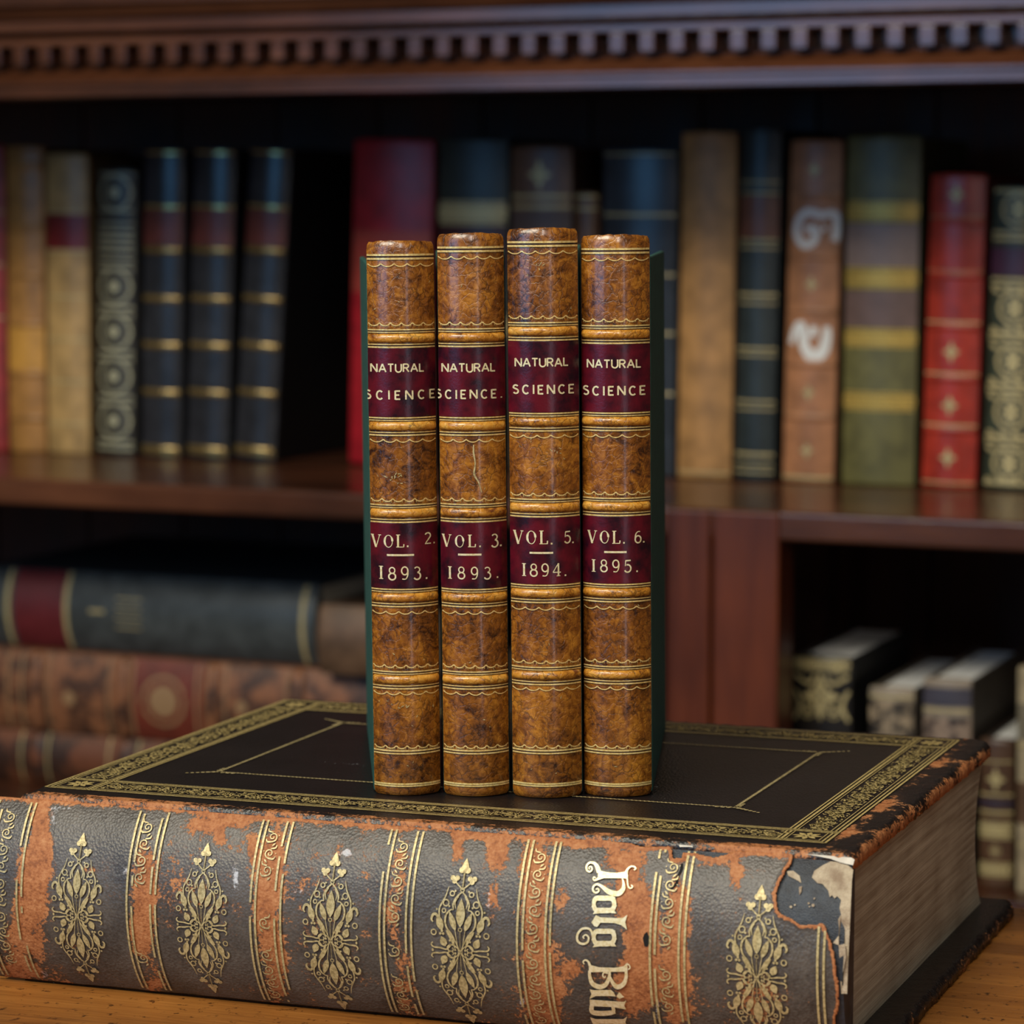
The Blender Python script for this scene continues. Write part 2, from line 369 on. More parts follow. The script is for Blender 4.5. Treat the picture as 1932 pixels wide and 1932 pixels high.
# ------------------------------------------------------------ stroke lettering
def arc(cx, cy, rx, ry, a0, a1, n=9): return [(cx+rx*math.cos(math.radians(a0+(a1-a0)*i/(n-1))), cy+ry*math.sin(math.radians(a0+(a1-a0)*i/(n-1)))) for i in range(n)]
SANS = {'N': (.72, [[(0, 0), (0, 1)], [(0, 1), (.72, 0)], [(.72, 0), (.72, 1)]]), 'A': (.8, [[(0, 0), (.4, 1)], [(.4, 1), (.8, 0)], [(.16, .33), (.64, .33)]]),
 'T': (.66, [[(0, .94), (.66, .94)], [(.33, 0), (.33, .94)]]), 'U': (.68, [[(0, 1)]+arc(.34, .34, .34, .34, 180, 360)+[(.68, 1)]]),
 'R': (.64, [[(0, 0), (0, 1)], [(0, .95), (.35, .95)]+arc(.35, .72, .25, .23, 90, -90)+[(0, .49)], [(.3, .48), (.64, 0)]]), 'L': (.5, [[(0, 0), (0, 1)], [(0, .06), (.5, .06)]]),
 'S': (.58, [arc(.29, .73, .25, .22, 30, 200, 8)+arc(.29, .28, .27, .24, 70, -150, 9)]), 'C': (.66, [arc(.36, .5, .34, .46, 45, 315, 13)]), 'I': (.1, [[(.05, 0), (.05, 1)]]),
 'E': (.52, [[(0, 0), (0, 1)], [(0, .95), (.52, .95)], [(0, .51), (.42, .51)], [(0, .05), (.52, .05)]]), '.': (.12, [[(.06, -.02), (.06, .12)]])}
K, H = .16, .06
SER = {'V': (.76, [([(.1, 1), (.38, 0)], K), ([(.38, 0), (.66, 1)], H), ([(0, .98), (.22, .98)], H), ([(.54, .98), (.76, .98)], H)]),
 'O': (.72, [(arc(.36, .5, .29, .47, 0, 360, 17), [H, H, .1, K, K, K, .1, H, H, H, .1, K, K, K, .1, H, H][4:]+[H, H, H, H])]),
 'L': (.62, [([(.16, 0), (.16, 1)], K), ([(.02, .98), (.32, .98)], H), ([(.02, .03), (.6, .03)], H), ([(.58, .03), (.6, .25)], .09)]),
 '1': (.34, [([(.17, 0), (.17, 1)], K), ([(.02, .97), (.32, .97)], H), ([(.02, .03), (.32, .03)], H)]),
 '8': (.58, [(arc(.29, .74, .2, .22, 0, 360, 15), .1), (arc(.29, .27, .25, .25, 0, 360, 15), .12)]),
 '9': (.58, [(arc(.29, .66, .23, .3, 0, 360, 15), .11), ([(.52, .66), (.5, .3), (.36, .04), (.1, .04)], [.12, .1, .08, .1])]),
 '3': (.56, [(arc(.27, .75, .2, .2, 150, -80, 10), .1), (arc(.27, .28, .25, .27, 85, -150, 11), .12)]),
 '4': (.62, [([(.44, 0), (.44, 1)], .13), ([(.44, 1), (.03, .3)], .07), ([(.03, .3), (.62, .3)], .08), ([(.3, .02), (.58, .02)], H)]),
 '5': (.56, [([(.1, .95), (.5, .97)], .12), ([(.11, .95), (.09, .52)], .07), (arc(.26, .33, .25, .3, 110, -150, 12), .12)]),
 '6': (.58, [(arc(.29, .32, .24, .29, 0, 360, 15), .12), ([(.05, .34), (.1, .75), (.28, .95), (.46, .94)], [.12, .1, .08, .1])]),
 '2': (.58, [(arc(.28, .73, .22, .23, 160, -40, 10)+[(.1, .1)], [.12]*10+[.08]), ([(.04, .05), (.54, .05)], .1)]), '.': (.14, [([(.07, 0), (.07, .13)], .13)])}
def text_fig(F, s, x0, x1, z0, hgt, serif=False, adv=None):
    font = SER if serif else SANS
    ws = [font[c][0] if c != ' ' else .45 for c in s]
    tot = sum(ws)*hgt; sq = min(1., (x1-x0)/tot*.86) if len(s) > 1 else 1.
    gap = ((x1-x0)-tot*sq)/max(1, len(s)-1); x = x0
    for c, w_ in zip(s, ws):
        jz = rng.uniform(-.03, .03)*hgt
        if c != ' ':
            for st in font[c][1]:
                pts, wd = (st, .19) if not serif else st
                wd = np.array(wd if not np.isscalar(wd) else [wd]*len(pts), float)[:len(pts)]
                if len(wd) < len(pts): wd = np.concatenate([wd, np.full(len(pts)-len(wd), wd[-1])])
                sm = len(pts) > 3
                F.ribbon([(x+px*hgt*sq, z0+jz+pz*hgt) for px, pz in pts], list(wd*hgt*.95), 3 if sm else 4, False, sm)
        x += w_*hgt*sq+gap

# ============================================================ the four volumes standing on the big book
YF = 1.15
MPX = 4636.                                                         # pixels per metre at the four spines
vol = [dict(n='2.', yr='1893.', top=(689, 818, 455), bot=(702.5, 833, 1503), bands=(634, 799, 963, 1123, 1280), which='leftmost'),
       dict(n='3.', yr='1893.', top=(821, 953, 443), bot=(837, 961, 1505), bands=(634, 800, 963, 1124, 1281), which='second from left'),
       dict(n='5.', yr='1894.', top=(956, 1091, 436), bot=(966, 1101, 1508), bands=(625, 794, 955, 1117, 1273), which='third from left'),
       dict(n='6.', yr='1895.', top=(1094, 1230, 447), bot=(1104, 1231, 1506), bands=(629, 792, 952, 1115, 1271), which='rightmost')]
TXT = [[(180, 465, 882, 45), (150, 526, 1035, 50)], [(582, 868, 886, 46), (548, 905, 1035, 49)], [(995, 1280, 863, 46), (983, 1312, 1016, 50)], [(1403, 1692, 866, 46), (1380, 1716, 1019, 51)]]
VTX = [[(180, 383, 260, 72), (470, 528, 247, 66), (265, 413, 303), (222, 487, 442, 74)], [(580, 792, 262, 70), (847, 905, 264, 76), (668, 795, 303), (612, 887, 442, 70)],
       [(982, 1197, 250, 76), (1260, 1312, 248, 68), (1072, 1200, 297), (1030, 1272, 430, 72)], [(1402, 1608, 244, 72), (1660, 1713, 242, 68), (1495, 1617, 290), (1425, 1678, 404, 70)]]
def festoon(F, z, hw, up, n=6):
    for i in range(n):
        xa = -hw*.95+i*hw*1.9/n; xb = xa+hw*1.9/n
        pts = [(xa+(xb-xa)*t, z+.0011*(abs(2*t-1)**2.2)-.0005) for t in np.linspace(0, 1, 7)]
        F.ribbon(pts, [.00055, .0004, .0004, .00045, .0004, .0004, .00055], 2)
        if up:
            for t in np.linspace(.15, .85, 6): F.ribbon([(xa+(xb-xa)*t, z-.0005-.0004), (xa+(xb-xa)*t, z+.0011*abs(2*t-1)**2.2-.0007)], .00016, 1, False, False)
yaws = [3.2, .9, -1.1, -4.4]
for i, V in enumerate(vol):
    cxb = (V['bot'][0]+V['bot'][1])/2; cxt = (V['top'][0]+V['top'][1])/2; yb = V['bot'][2]; ht = (yb-V['top'][2])/MPX
    w = ((V['bot'][1]-V['bot'][0])+(V['top'][1]-V['top'][0]))/2/MPX-.0008
    px = lambda x, y: ((x-(cxb+(cxt-cxb)*(yb-y)/(yb-V['top'][2])))/MPX, (yb-y)/MPX)
    pz = lambda y: (yb-y)/MPX
    B = [pz(y) for y in V['bands']]
    g = [pz(V['top'][2]+24), pz(V['top'][2]+31)]; orn = []
    for k, z in enumerate(B):
        g += [(z+.0034, .00055), (z+.0024, .0004), (z-.0025, .0004), (z-.0036, .0006)]
    g += [(pz(1416), .0007), (pz(1421.5), .0006), (pz(1480), .0007), (pz(1484), .0006)]
    hw = w/2
    fz = [(pz(V['top'][2]+43), 0), (B[0]+.0056, 1), (B[1]-.0059, 0), (B[2]+.0054, 1), (B[3]-.0062, 0), (B[4]+.0056, 1), (B[4]-.0056, 0), (pz(1409), 1)]
    orn = [lambda F, z=z, u=u, n=5+(q % 2): festoon(F, z, hw, u, n) for q, (z, u) in enumerate(fz)]
    labs = [(B[1]+.0037, B[0]-.0039, M['maroon'], 'title_label'), (B[3]+.0037, B[2]-.0039, M['maroon'], 'volume_label')]
    root, surf, made = make_book('antique_book', 'brown calf book labelled VOL. %s %s, %s of four standing on the folio' % (V['n'], V['yr'], V['which']), 'book',
        w, ht, .150, M['calf'], M['greencloth'], M['pages'], .0070, B, labs, g, 'four brown calf volumes standing on the big book', M['gold'], orn, M['band'], .0037, .004, ht-.0085, .014)
    F = Fig(); (xa, xb, yy, hh), (xc, xd, y2, h2) = TXT[i]; q = lambda X, Y: px(640+X/2.972, 400+Y/2.972); S3 = 1/2.972/MPX
    s2 = ['SCIENCE', 'SCIENCE.', 'SCIENCE', 'SCIENCE'][i]
    text_fig(F, 'NATURAL', q(xa, yy)[0], q(xb, yy)[0], q(xa, yy)[1], hh*S3); text_fig(F, s2, q(xc, y2)[0], q(xd, y2)[0], q(xc, y2)[1], h2*S3)
    F.build('lettering', M['palegold'], made[0], lambda P: surf(P, .0005))
    F = Fig(); q = lambda X, Y: px(640+X/2.972, 940+Y/2.972); a, n_, dsh, yr = VTX[i]
    text_fig(F, 'VOL.', q(a[0], a[2])[0], q(a[1], a[2])[0], q(0, a[2])[1], a[3]*S3, True); text_fig(F, V['n'], q(n_[0], n_[2])[0], q(n_[1], n_[2])[0], q(0, n_[2])[1], n_[3]*S3, True)
    F.ribbon([q(dsh[0], dsh[2]), q(dsh[1], dsh[2])], .0008, 4, False, False); text_fig(F, V['yr'], q(yr[0], yr[2])[0], q(yr[1], yr[2])[0], q(0, yr[2])[1], yr[3]*S3, True)
    F.build('lettering', M['palegold'], made[1], lambda P: surf(P, .0005))
    if i == 1:                                                      # scuffed crack on the second volume
        F = Fig(); F.ribbon([q2 for q2 in [px(893, 835), px(893, 850), px(896, 870), px(894, 890), px(902, 905), px(908, 925)]], [.0004, .0007, .0005, .0008, .0005, .0003], 4)
        F.build('leather_scuff', M['dullgold'], root, lambda P: surf(P, .0003))
    for zz_ in [(g[k][0] if not np.isscalar(g[k]) else g[k], g[k+1][0] if not np.isscalar(g[k+1]) else g[k+1]) for k in range(0, len(g), 2)]:
        F = Fig(); F.ribbon([(-hw*.98, sum(zz_)/2), (hw*.98, sum(zz_)/2)], abs(zz_[0]-zz_[1])+.0003, 1); F.build('groove_shadow_strip', M['groove'], root, lambda P: surf(P, .00033))  # flat dark strip paints the groove's shadow between paired gilt lines
    F = Fig(); rr = random.Random(40+i)
    for _ in range(26):                                             # small pale scuffs of wear
        cx, cz = rr.uniform(-.85, .85)*w/2, rr.uniform(.02, .98)*ht; a = rr.uniform(0, 3.1); l_ = rr.uniform(.0004, .0016)
        if any(l[0]-.003 < cz < l[1]+.003 for l in labs): continue
        F.lens((cx, cz), (cx+l_*math.cos(a), cz+l_*math.sin(a)), rr.uniform(.00008, .0002), 5)
    for cx, cy, n_ in ((745, 900, 12), (757, 1333, 4)) if i == 0 else (((1046, 850, 5), (1018, 508, 4)) if i == 2 else ()):
        for _ in range(n_):
            p0 = px(cx+rr.gauss(0, 7), cy+rr.gauss(0, 5)); a = rr.uniform(0, 3.1); l_ = rr.uniform(.0008, .0024); F.lens(p0, (p0[0]+l_*math.cos(a), p0[1]+l_*math.sin(a)), .0002, 5)
    F.build('leather_scuff', M['dullgold'], root, lambda P: surf(P, .0003), 'small pale scuffs in the calf')
    # place: spine bottom centre from the picture, leaning a hair, fanned like wedges
    d = ray(cxb, yb); s = (T-ZC)/d[2]; base = CAM+d*s
    lean = math.atan(((cxb-966)-(cxt-966))/(yb-V['top'][2]))+(cxb-966)/50190.
    yw = math.radians(yaws[i])
    bx, by = base[0], base[1]+.0070
    root.rotation_euler = (0, -lean, yw); root.location = (bx-.0055*math.sin(-yw)*0, by, T+abs(math.sin(lean))*w/2+.0002)

# ============================================================ the big folio lying on the desk
TH = math.radians(-18.65); SH = math.radians(3.03); LB, DB = .349, .248
FR = CAM+ray(1612, 1612)*((T-ZC)/ray(1612, 1612)[2])
EX = np.array([math.cos(TH), math.sin(TH), 0]); EY = np.array([-math.sin(TH), math.cos(TH), 0])
def shr(P):                                                         # slightly slumped (sheared) folio
    P = np.asarray(P, float).copy(); y = P[..., 1].copy(); P[..., 0] += y*math.sin(SH)*(y > 0); P[..., 1] = np.where(y > 0, y*math.cos(SH), y); return P
def b2w(P): P = np.asarray(P, float); return FR*[1, 1, 0]+P[..., :1]*EX+P[..., 1:2]*EY+P[..., 2:3]*np.array([0, 0, 1.])
def proj(Wp):
    D = Wp-CAM; z = D@FW; return np.stack([966+FPX*(D@RT)/z, 966-FPX*(D@UP)/z], -1)
bible = empty('folio_bible', 'huge worn dark leather folio lying flat on the desk, blackletter title on its spine', 'book')
bible.location = (FR[0], FR[1], 0); bible.rotation_euler = (0, 0, TH)
# materials of the folio
def worn_leather(name, base_a, base_b, rough):
    t = NT(name); w_ = t.attr('wear'); s_ = t.attr('scuff')
    n1 = t.noise(130, 6, .68); n2 = t.noise(700, 4, .6); n3 = t.noise(45, 4, .6)
    k = t.math('ADD', w_, t.math('ADD', t.math('MULTIPLY', t.math('SUBTRACT', n1, .5), 1.15), t.math('MULTIPLY', t.math('SUBTRACT', n2, .5), .95)))
    m = t.ramp(k, [(.50, 0.), (.60, 1.)])
    base = t.ramp(t.math('ADD', t.math('MULTIPLY', n3, .6), t.math('MULTIPLY', n2, .4)), [(.36, base_b), (.62, base_a)])
    half = t.ramp(k, [(.36, 0.), (.54, .55)])
    base = t.mix(half, base, lin(100, 66, 42))
    org = t.ramp(t.math('ADD', t.math('MULTIPLY', n1, .5), t.math('MULTIPLY', n2, .5)), [(.36, lin(122, 66, 32)), (.5, lin(170, 104, 58)), (.66, lin(194, 134, 86))])
    c = t.mix(m, base, org)
    sc = t.ramp(t.math('ADD', s_, t.math('MULTIPLY', t.math('SUBTRACT', n2, .5), 1.4)), [(.5, 0.), (.75, .8)])
    c = t.mix(sc, c, lin(206, 206, 210))
    r = t.mix(m, (rough, rough, rough, 1), (.7, .7, .7, 1))
    grain = t.voro(900); bump = t.math('ADD', t.math('MULTIPLY', grain, .8), t.math('MULTIPLY', n2, .5)); bump = t.math('SUBTRACT', bump, t.math('MULTIPLY', m, .5))
    return t.out(c, r, bump, .32, .0007)
M['fspine'] = worn_leather('worn_folio_spine_leather', lin(96, 88, 80), lin(56, 49, 44), .42)
M['fcover'] = worn_leather('worn_folio_cover_leather', lin(23, 19, 20), lin(12, 10, 12), .36)
M['lining'] = leather('dark_blue_lining', lin(52, 58, 66), lin(28, 30, 36), .5, 2.5, .5)
M['tan'] = leather('bare_tan_board', lin(196, 178, 150), lin(150, 128, 104), .8, 2.5, .8)
BUL = .016; CH = T-.003; Rs = (CH*CH/4+BUL*BUL)/(2*BUL); phi = math.asin(CH/2/Rs); ycs = Rs-BUL; zms = .0015+CH/2-.0003
ARC = 2*phi*Rs
def spine(P, off=0.):                                               # (a, s): a along the spine (0 = right end), s arc length from the top edge
    P = np.asarray(P, float); an = phi-P[..., 1]/Rs
    return np.stack([P[..., 0], ycs-(Rs+off)*np.cos(an), zms+(Rs+off)*np.sin(an)], -1)
def pix2spine(px):
    px = np.asarray(px, float).reshape(-1, 2); q = np.column_stack([(px[:, 0]-1612)/4900., (px[:, 1]-1560)/4700.])
    for _ in range(12):
        p0 = proj(b2w(spine(q))); e = 1e-4
        ja = (proj(b2w(spine(q+[e, 0])))-p0)/e; js = (proj(b2w(spine(q+[0, e])))-p0)/e
        r = px-p0; det = ja[:, 0]*js[:, 1]-ja[:, 1]*js[:, 0]; det = np.where(abs(det) < 1e-3, 1e-3, det)
        dq = np.column_stack([(r[:, 0]*js[:, 1]-r[:, 1]*js[:, 0])/det, (ja[:, 0]*r[:, 1]-ja[:, 1]*r[:, 0])/det])
        q = q+np.clip(dq, -.03, .03); q[:, 1] = np.clip(q[:, 1], -.002, ARC-.0003)
    return q
A0, A1 = -LB-.012, -.0005
# spine lining: the closed body under the leather
b = MB(); na, ns = 60, 40
Aa = np.linspace(A0+.002, A1, na); Ss = np.linspace(0, ARC, ns)
G = spine(np.stack(np.meshgrid(Aa, Ss, indexing='ij'), -1), -.0009); G[..., 2] = np.clip(G[..., 2], .0005, T)
b.grid(G, True, True)
for e in (0, -1):
    bkp = G[e].copy(); bkp[:, 1] = .004; b.grid(np.array([G[e], bkp]), False)
b.build('spine_lining', M['lining'], bible)
# leather with its torn edge
na, ns = 760, 210
Aa = np.linspace(A0, A1, na); Ss = np.linspace(.0002, ARC-.0004, ns)
AS = np.stack(np.meshgrid(Aa, Ss, indexing='ij'), -1)
PXS = proj(b2w(spine(AS)))
nz = fbm(AS[..., 0]*170, AS[..., 1]*170, 4, 1)
def seg_dist(P, poly):
    d = np.full(P.shape[:-1], 1e9)
    for (x0, y0), (x1, y1) in zip(poly[:-1], poly[1:]):
        vx, vy = x1-x0, y1-y0; t = np.clip(((P[..., 0]-x0)*vx+(P[..., 1]-y0)*vy)/(vx*vx+vy*vy), 0, 1)
        d = np.minimum(d, np.hypot(P[..., 0]-x0-t*vx, P[..., 1]-y0-t*vy))
    return d
def inside(P, poly):
    r = np.zeros(P.shape[:-1], bool); n = len(poly)
    for i in range(n):
        x0, y0 = poly[i]; x1, y1 = poly[(i+1) % n]
        c = (y0 > P[..., 1]) != (y1 > P[..., 1]); xx = (x1-x0)*(P[..., 1]-y0)/((y1-y0) if y1 != y0 else 1e-9)+x0; r ^= c & (P[..., 0] < xx)
    return r
z6 = lambda pts: [(1340+x/3.264, 1560+y/3.264) for x, y in pts]
edge = [(1100, 1577), (1130, 1583), (1200, 1598), (1262, 1599), (1268, 1620), (1284, 1622), (1292, 1612), (1350, 1618), (1388, 1612), (1425, 1604), (1460, 1601)]+z6([(515, 170), (500, 220), (460, 262), (430, 330), (398, 400), (398, 500), (430, 545), (500, 565), (560, 602), (640, 598), (700, 598), (730, 680), (772, 780), (782, 950), (776, 1150), (770, 1500), (770, 2200)])
torn = edge+[(1800, 2200), (1800, 1400), (1100, 1400)]
PXN = PXS+(np.stack([nz, np.roll(nz, 37, 0)], -1)-.5)*14
gone = inside(PXN, torn)
dist = seg_dist(PXN, edge)
wear = .245+.62*(fbm(AS[..., 0]*38, AS[..., 1]*38, 4, 2)-.5)
blobs = [(78, 1570, 22, 75, .75), (62, 1660, 34, 70, .7), (45, 1770, 45, 70, .5), (20, 1880, 40, 60, .3), (275, 1665, 24, 90, .5), (265, 1760, 22, 60, .6), (290, 1850, 22, 60, .35), (515, 1620, 24, 60, .4), (500, 1720, 24, 80, .55), (520, 1830, 22, 70, .45), (478, 1610, 12, 30, .4),
         (765, 1620, 22, 60, .3), (745, 1720, 22, 70, .4), (765, 1850, 24, 80, .4), (375, 1560, 34, 20, .35), (430, 1550, 50, 14, .4), (415, 1575, 10, 18, .4), (865, 1595, 14, 30, .55), (940, 1600, 22, 45, .6), (900, 1575, 60, 12, .5), (930, 1700, 14, 40, .45), (1010, 1640, 34, 70, .55), (1010, 1760, 26, 120, .55), (1030, 1870, 34, 80, .55),
         (1100, 1585, 60, 20, .6), (1180, 1620, 60, 26, .55), (1190, 1700, 40, 60, .6), (1215, 1780, 36, 90, .65), (1200, 1860, 40, 60, .45), (1280, 1740, 26, 120, .55), (1275, 1870, 26, 80, .5), (1390, 1640, 14, 40, .4), (1330, 1625, 50, 16, .35), (1060, 1690, 20, 30, .35), (1080, 1830, 20, 20, .4), (1350, 1700, 60, 90, .16), (1440, 1900, 60, 60, .2), (160, 1560, 14, 14, .3), (170, 1640, 12, 10, .3), (100, 1850, 50, 30, .3), (330, 1900, 30, 10, .3)]
for x, y, rx, ry, a in blobs: wear = wear+a*np.exp(-(((PXS[..., 0]-x)/rx)**2+((PXS[..., 1]-y)/ry)**2)**1.5)
wear = wear+.55*np.exp(-(AS[..., 1]/.0022)**2)+.8*np.exp(-(dist/5.)**2)*(PXS[..., 0] > 1105)
scuff = np.zeros_like(wear)
for x, y, rx, ry, a in [(445, 1655, 9, 36, .5), (650, 1612, 22, 8, .45), (655, 1605, 9, 6, .3), (100, 1545, 14, 20, .3), (235, 1640, 16, 22, .35), (560, 1680, 26, 14, .28), (922, 1700, 5, 45, .38), (85, 1840, 14, 14, .3), (1240, 1900, 5, 30, .5), (985, 1890, 6, 20, .5), (120, 1525, 30, 6, .3), (1350, 1605, 100, 5, .3)]:
    scuff += (a+.22)*np.exp(-(((PXS[..., 0]-x)/rx)**2+((PXS[..., 1]-y)/ry)**2))
lift = .0007*np.exp(-(dist/7.)**2)*(PXS[..., 0] > 1105)+.0005*(fbm(AS[..., 0]*60, AS[..., 1]*60, 3, 5)-.5)
G = spine(AS); an = phi-AS[..., 1]/Rs
G[..., 1] -= lift*np.cos(an); G[..., 2] += lift*np.sin(an); G[..., 2] = np.maximum(G[..., 2], .0003)
idx = np.arange(na*ns).reshape(na, ns); keepf = ~(gone[:-1, :-1] & gone[1:, 1:])
q = np.stack([idx[:-1, :-1], idx[:-1, 1:], idx[1:, 1:], idx[1:, :-1]], -1)[keepf]
me = bpy.data.meshes.new('spine'); me.from_pydata(G.reshape(-1, 3).tolist(), [], q.tolist())
me.polygons.foreach_set('use_smooth', [True]*len(me.polygons)); me.materials.append(M['fspine'])
for nm, arr in (('wear', wear), ('scuff', scuff)):
    at = me.attributes.new(nm, 'FLOAT', 'POINT'); at.data.foreach_set('value', arr.reshape(-1).astype(np.float32))
bm = bmesh.new(); bm.from_mesh(me); bmesh.ops.delete(bm, geom=[v for v in bm.verts if not v.link_faces], context='VERTS'); bm.to_mesh(me); bm.free()
leath = bpy.data.objects.new('spine', me); COL.objects.link(leath); leath.parent = bible; leath['label'] = 'worn grey-brown spine leather torn at its right end'
md = leath.modifiers.new('thickness', 'SOLIDIFY'); md.thickness = .0008; md.offset = -1
lay = lambda off: (lambda P: spine(P, off))
# bare tan board where the lining has peeled too
F = Fig(); F.poly(pix2spine(z6([(640, 268), (690, 235), (740, 210), (800, 215), (850, 235), (880, 262), (872, 330), (865, 480), (858, 640), (850, 800), (846, 900), (842, 1030), (805, 1030), (815, 900), (835, 800), (828, 720), (790, 730), (755, 715), (790, 670), (792, 620), (786, 570), (805, 540), (795, 500), (805, 450), (780, 425), (765, 440), (750, 420), (735, 432), (725, 390), (690, 350), (660, 345), (625, 310)])))
F.poly(pix2spine(z6([(470, 270), (510, 268), (550, 300), (560, 345), (540, 330), (500, 310), (480, 300)]))); F.poly(pix2spine(z6([(545, 370), (565, 362), (560, 400), (548, 420)])))
for x, y, r in ((495, 492, 9), (520, 480, 6), (605, 470, 7), (632, 482, 10), (640, 440, 6), (610, 490, 5), (655, 620, 5)): F.disc(pix2spine(z6([(x, y)]))[0], r/3.264/5000, 7)
tp = F.build('exposed_board', M['tan'], leath, lay(-.0003), 'bare tan board where the leather has torn off')
# pale flaked strip along the torn hinge corner
F = Fig(); F.poly(pix2spine(z6([(520, 150), (600, 148), (660, 160), (740, 175), (790, 195), (850, 180), (890, 205), (880, 240), (840, 232), (800, 222), (740, 200), (650, 182), (560, 168)])))
F.poly(pix2spine([(1281, 1594), (1306, 1594), (1308, 1600), (1300, 1599), (1283, 1599)]))
F.build('flaked_hinge_lining', plain('flaked_white_lining', lin(224, 214, 198), .8), leath, lay(.0004))
# gilt tooling on the spine
def lineset(F, pts, w=.0009):
    for x, y in pts:
        a = pix2spine([(x, y)])[0][0]; s = np.linspace(.0022, ARC-.003, 60)
        cut = rng.uniform(0, 1); seg = []
        for k in s:
            if fbm([a*900], [k*140], 2, 3)[0] < .26: 
                if len(seg) > 1: F.ribbon([(a, t) for t in seg], w, 1, False, False)
                seg = []
            else: seg.append(k)
        if len(seg) > 1: F.ribbon([(a, t) for t in seg], w, 1, False, False)
def scrolls(F, xa, ya, drop=.25):
    a = pix2spine([(xa, ya)])[0][0]; n = 11; st = (ARC-.010)/n; r = st*.30
    for k in range(n):
        s = .006+st*(k+.5)
        if rng.random() < drop and 2 < k: continue
        sg = 1 if k % 2 else -1
        F.spiral((a, s), r, 1.35, math.pi/2 if True else 0, .00055, sg)
        F.ribbon([(a+sg*r*.1, s-r*.95), (a+sg*r*1.05, s-r*1.15), (a+sg*r*1.25, s-r*1.75)], [.0005, .0006, .0003], 3)
        F.ribbon([(a, s+r), (a+sg*r*.9, s+r*1.05), (a+sg*r*1.3, s+r*.5)], [.0006, .0007, .0003], 3)
        F.lens((a-sg*r*.9, s+r*1.2), (a-sg*r*.2, s+r*1.9), .00035); F.disc((a+sg*r*1.3, s-.1*r), .00022, 6); F.disc((a-sg*r*1.25, s-.4*r), .00022, 6)
pairs = [([(2, 1511), (11, 1512)], (30, 1514), [(62, 1513), (71, 1514)], .1), ([(270, 1523), (279, 1524)], (291, 1526), [(314, 1527), (323, 1528)], .3), ([(502, 1538), (511, 1539)], (527, 1541), [(547, 1542), (558, 1543)], .35), ([(744, 1555), (753, 1556)], (772, 1558), [(793, 1560), (803, 1561)], .15),
         ([(1001, 1576), (1011, 1577)], (1030, 1579), [(1053, 1581), (1062, 1582)], .2), ([(1249, 1596), (1258, 1597)], (1278, 1600), [(1302, 1602), (1313, 1603)], .6)]
for l, c, r_, dr in pairs:
    F = Fig(); lineset(F, l+r_); scrolls(F, c[0], c[1]-0, dr); F.build('gilt_band', M['dullgold'], leath, lay(.0006))
F = Fig()
for x in (1545, 1557):
    a = pix2spine([(x, 1760)])[0][0]; s0 = pix2spine([(x, 1748 if x < 1550 else 1756)])[0][1]; F.ribbon([(a, s0+(ARC-.004-s0)*t) for t in np.linspace(0, 1, 30)], .0009, 1, False, False)
F.build('gilt_band', M['dullgold'], leath, lay(.0006))
def half_orn():
    F = Fig(); w = .018
    F.poly([(0, 1.03), (.03, .97), (.045, .92), (0, .90)]); F.disc((.035, .89), .035, 9); F.disc((.0, .875), .022, 8); F.ribbon([(0, .88), (0, .70)], w, 2)
    for p in ((.075, .80), (.13, .80), (.105, .765)): F.disc(p, .03, 8)
    F.ribbon([(.095, .76), (.05, .72), (.0, .68)], .014, 3); F.ring((0, .675), .022, .012)
    F.ribbon([(0, .655), (.055, .60), (.095, .52), (.09, .46), (.12, .455), (.17, .40), (.18, .32), (.155, .25), (.10, .19), (.05, .10), (.0, 0)], [.014, .02, .02, .014, .014, .022, .022, .018, .016, .012, .008], 4)
    F.ribbon([(.04, .6), (.075, .54), (.06, .47)], [.012, .016, .008], 3)
    F.ring((0, .245), .02, .012); F.ribbon([(0, .22), (0, .0)], .010, 2); F.lens((.055, .23), (.135, .44), .036); F.ribbon([(.06, .24), (.02, .0)], .009, 2)
    F.poly([(.055, .02), (.1, .10), (.16, .20), (.17, .235), (.12, .22), (.075, .155)])
    F.ribbon([(.165, .70), (.19, .60), (.225, .53), (.255, .46), (.25, .38), (.215, .30)], [.006, .014, .016, .018, .016, .008], 4)
    F.ring((.115, .63), .026, .014); F.ring((.18, .525), .034, .015); F.ring((.20, .44), .022, .014); F.disc((.08, .66), .012, 6); F.disc((.115, .40), .014, 6); F.disc((.14, .49), .013, 6)
    F.lens((.215, .22), (.275, .40), .042); F.ribbon([(.255, .33), (.285, .39), (.325, .39), (.345, .34), (.325, .31)], [.02, .03, .03, .024, .014], 4)
    F.ring((.315, .20), .03, .014); F.disc((.285, .45), .013, 6)
    for p in ((.20, .19), (.235, .19), (.217, .22)): F.disc(p, .016, 6)
    F.lens((.175, .05), (.225, .16), .042); F.ribbon([(.1, .08), (.16, .02), (.24, .03), (.32, .035), (.345, .065), (.325, .09)], [.012, .016, .018, .018, .016, .010], 4)
    F.ribbon([(0, 0), (.05, .055), (.105, .075), (.15, .045), (.14, .01), (.1, .0), (.08, .025), (.095, .04)], [.008, .014, .018, .018, .016, .014, .012, .010], 4)
    for p in ((.12, .12), (.165, .085), (.06, .02), (.33, .005)): F.disc(p, .013, 6)
    return F
HO = half_orn(); LE = Fig(); LE.lens((0, .27), (0, .585), .052)
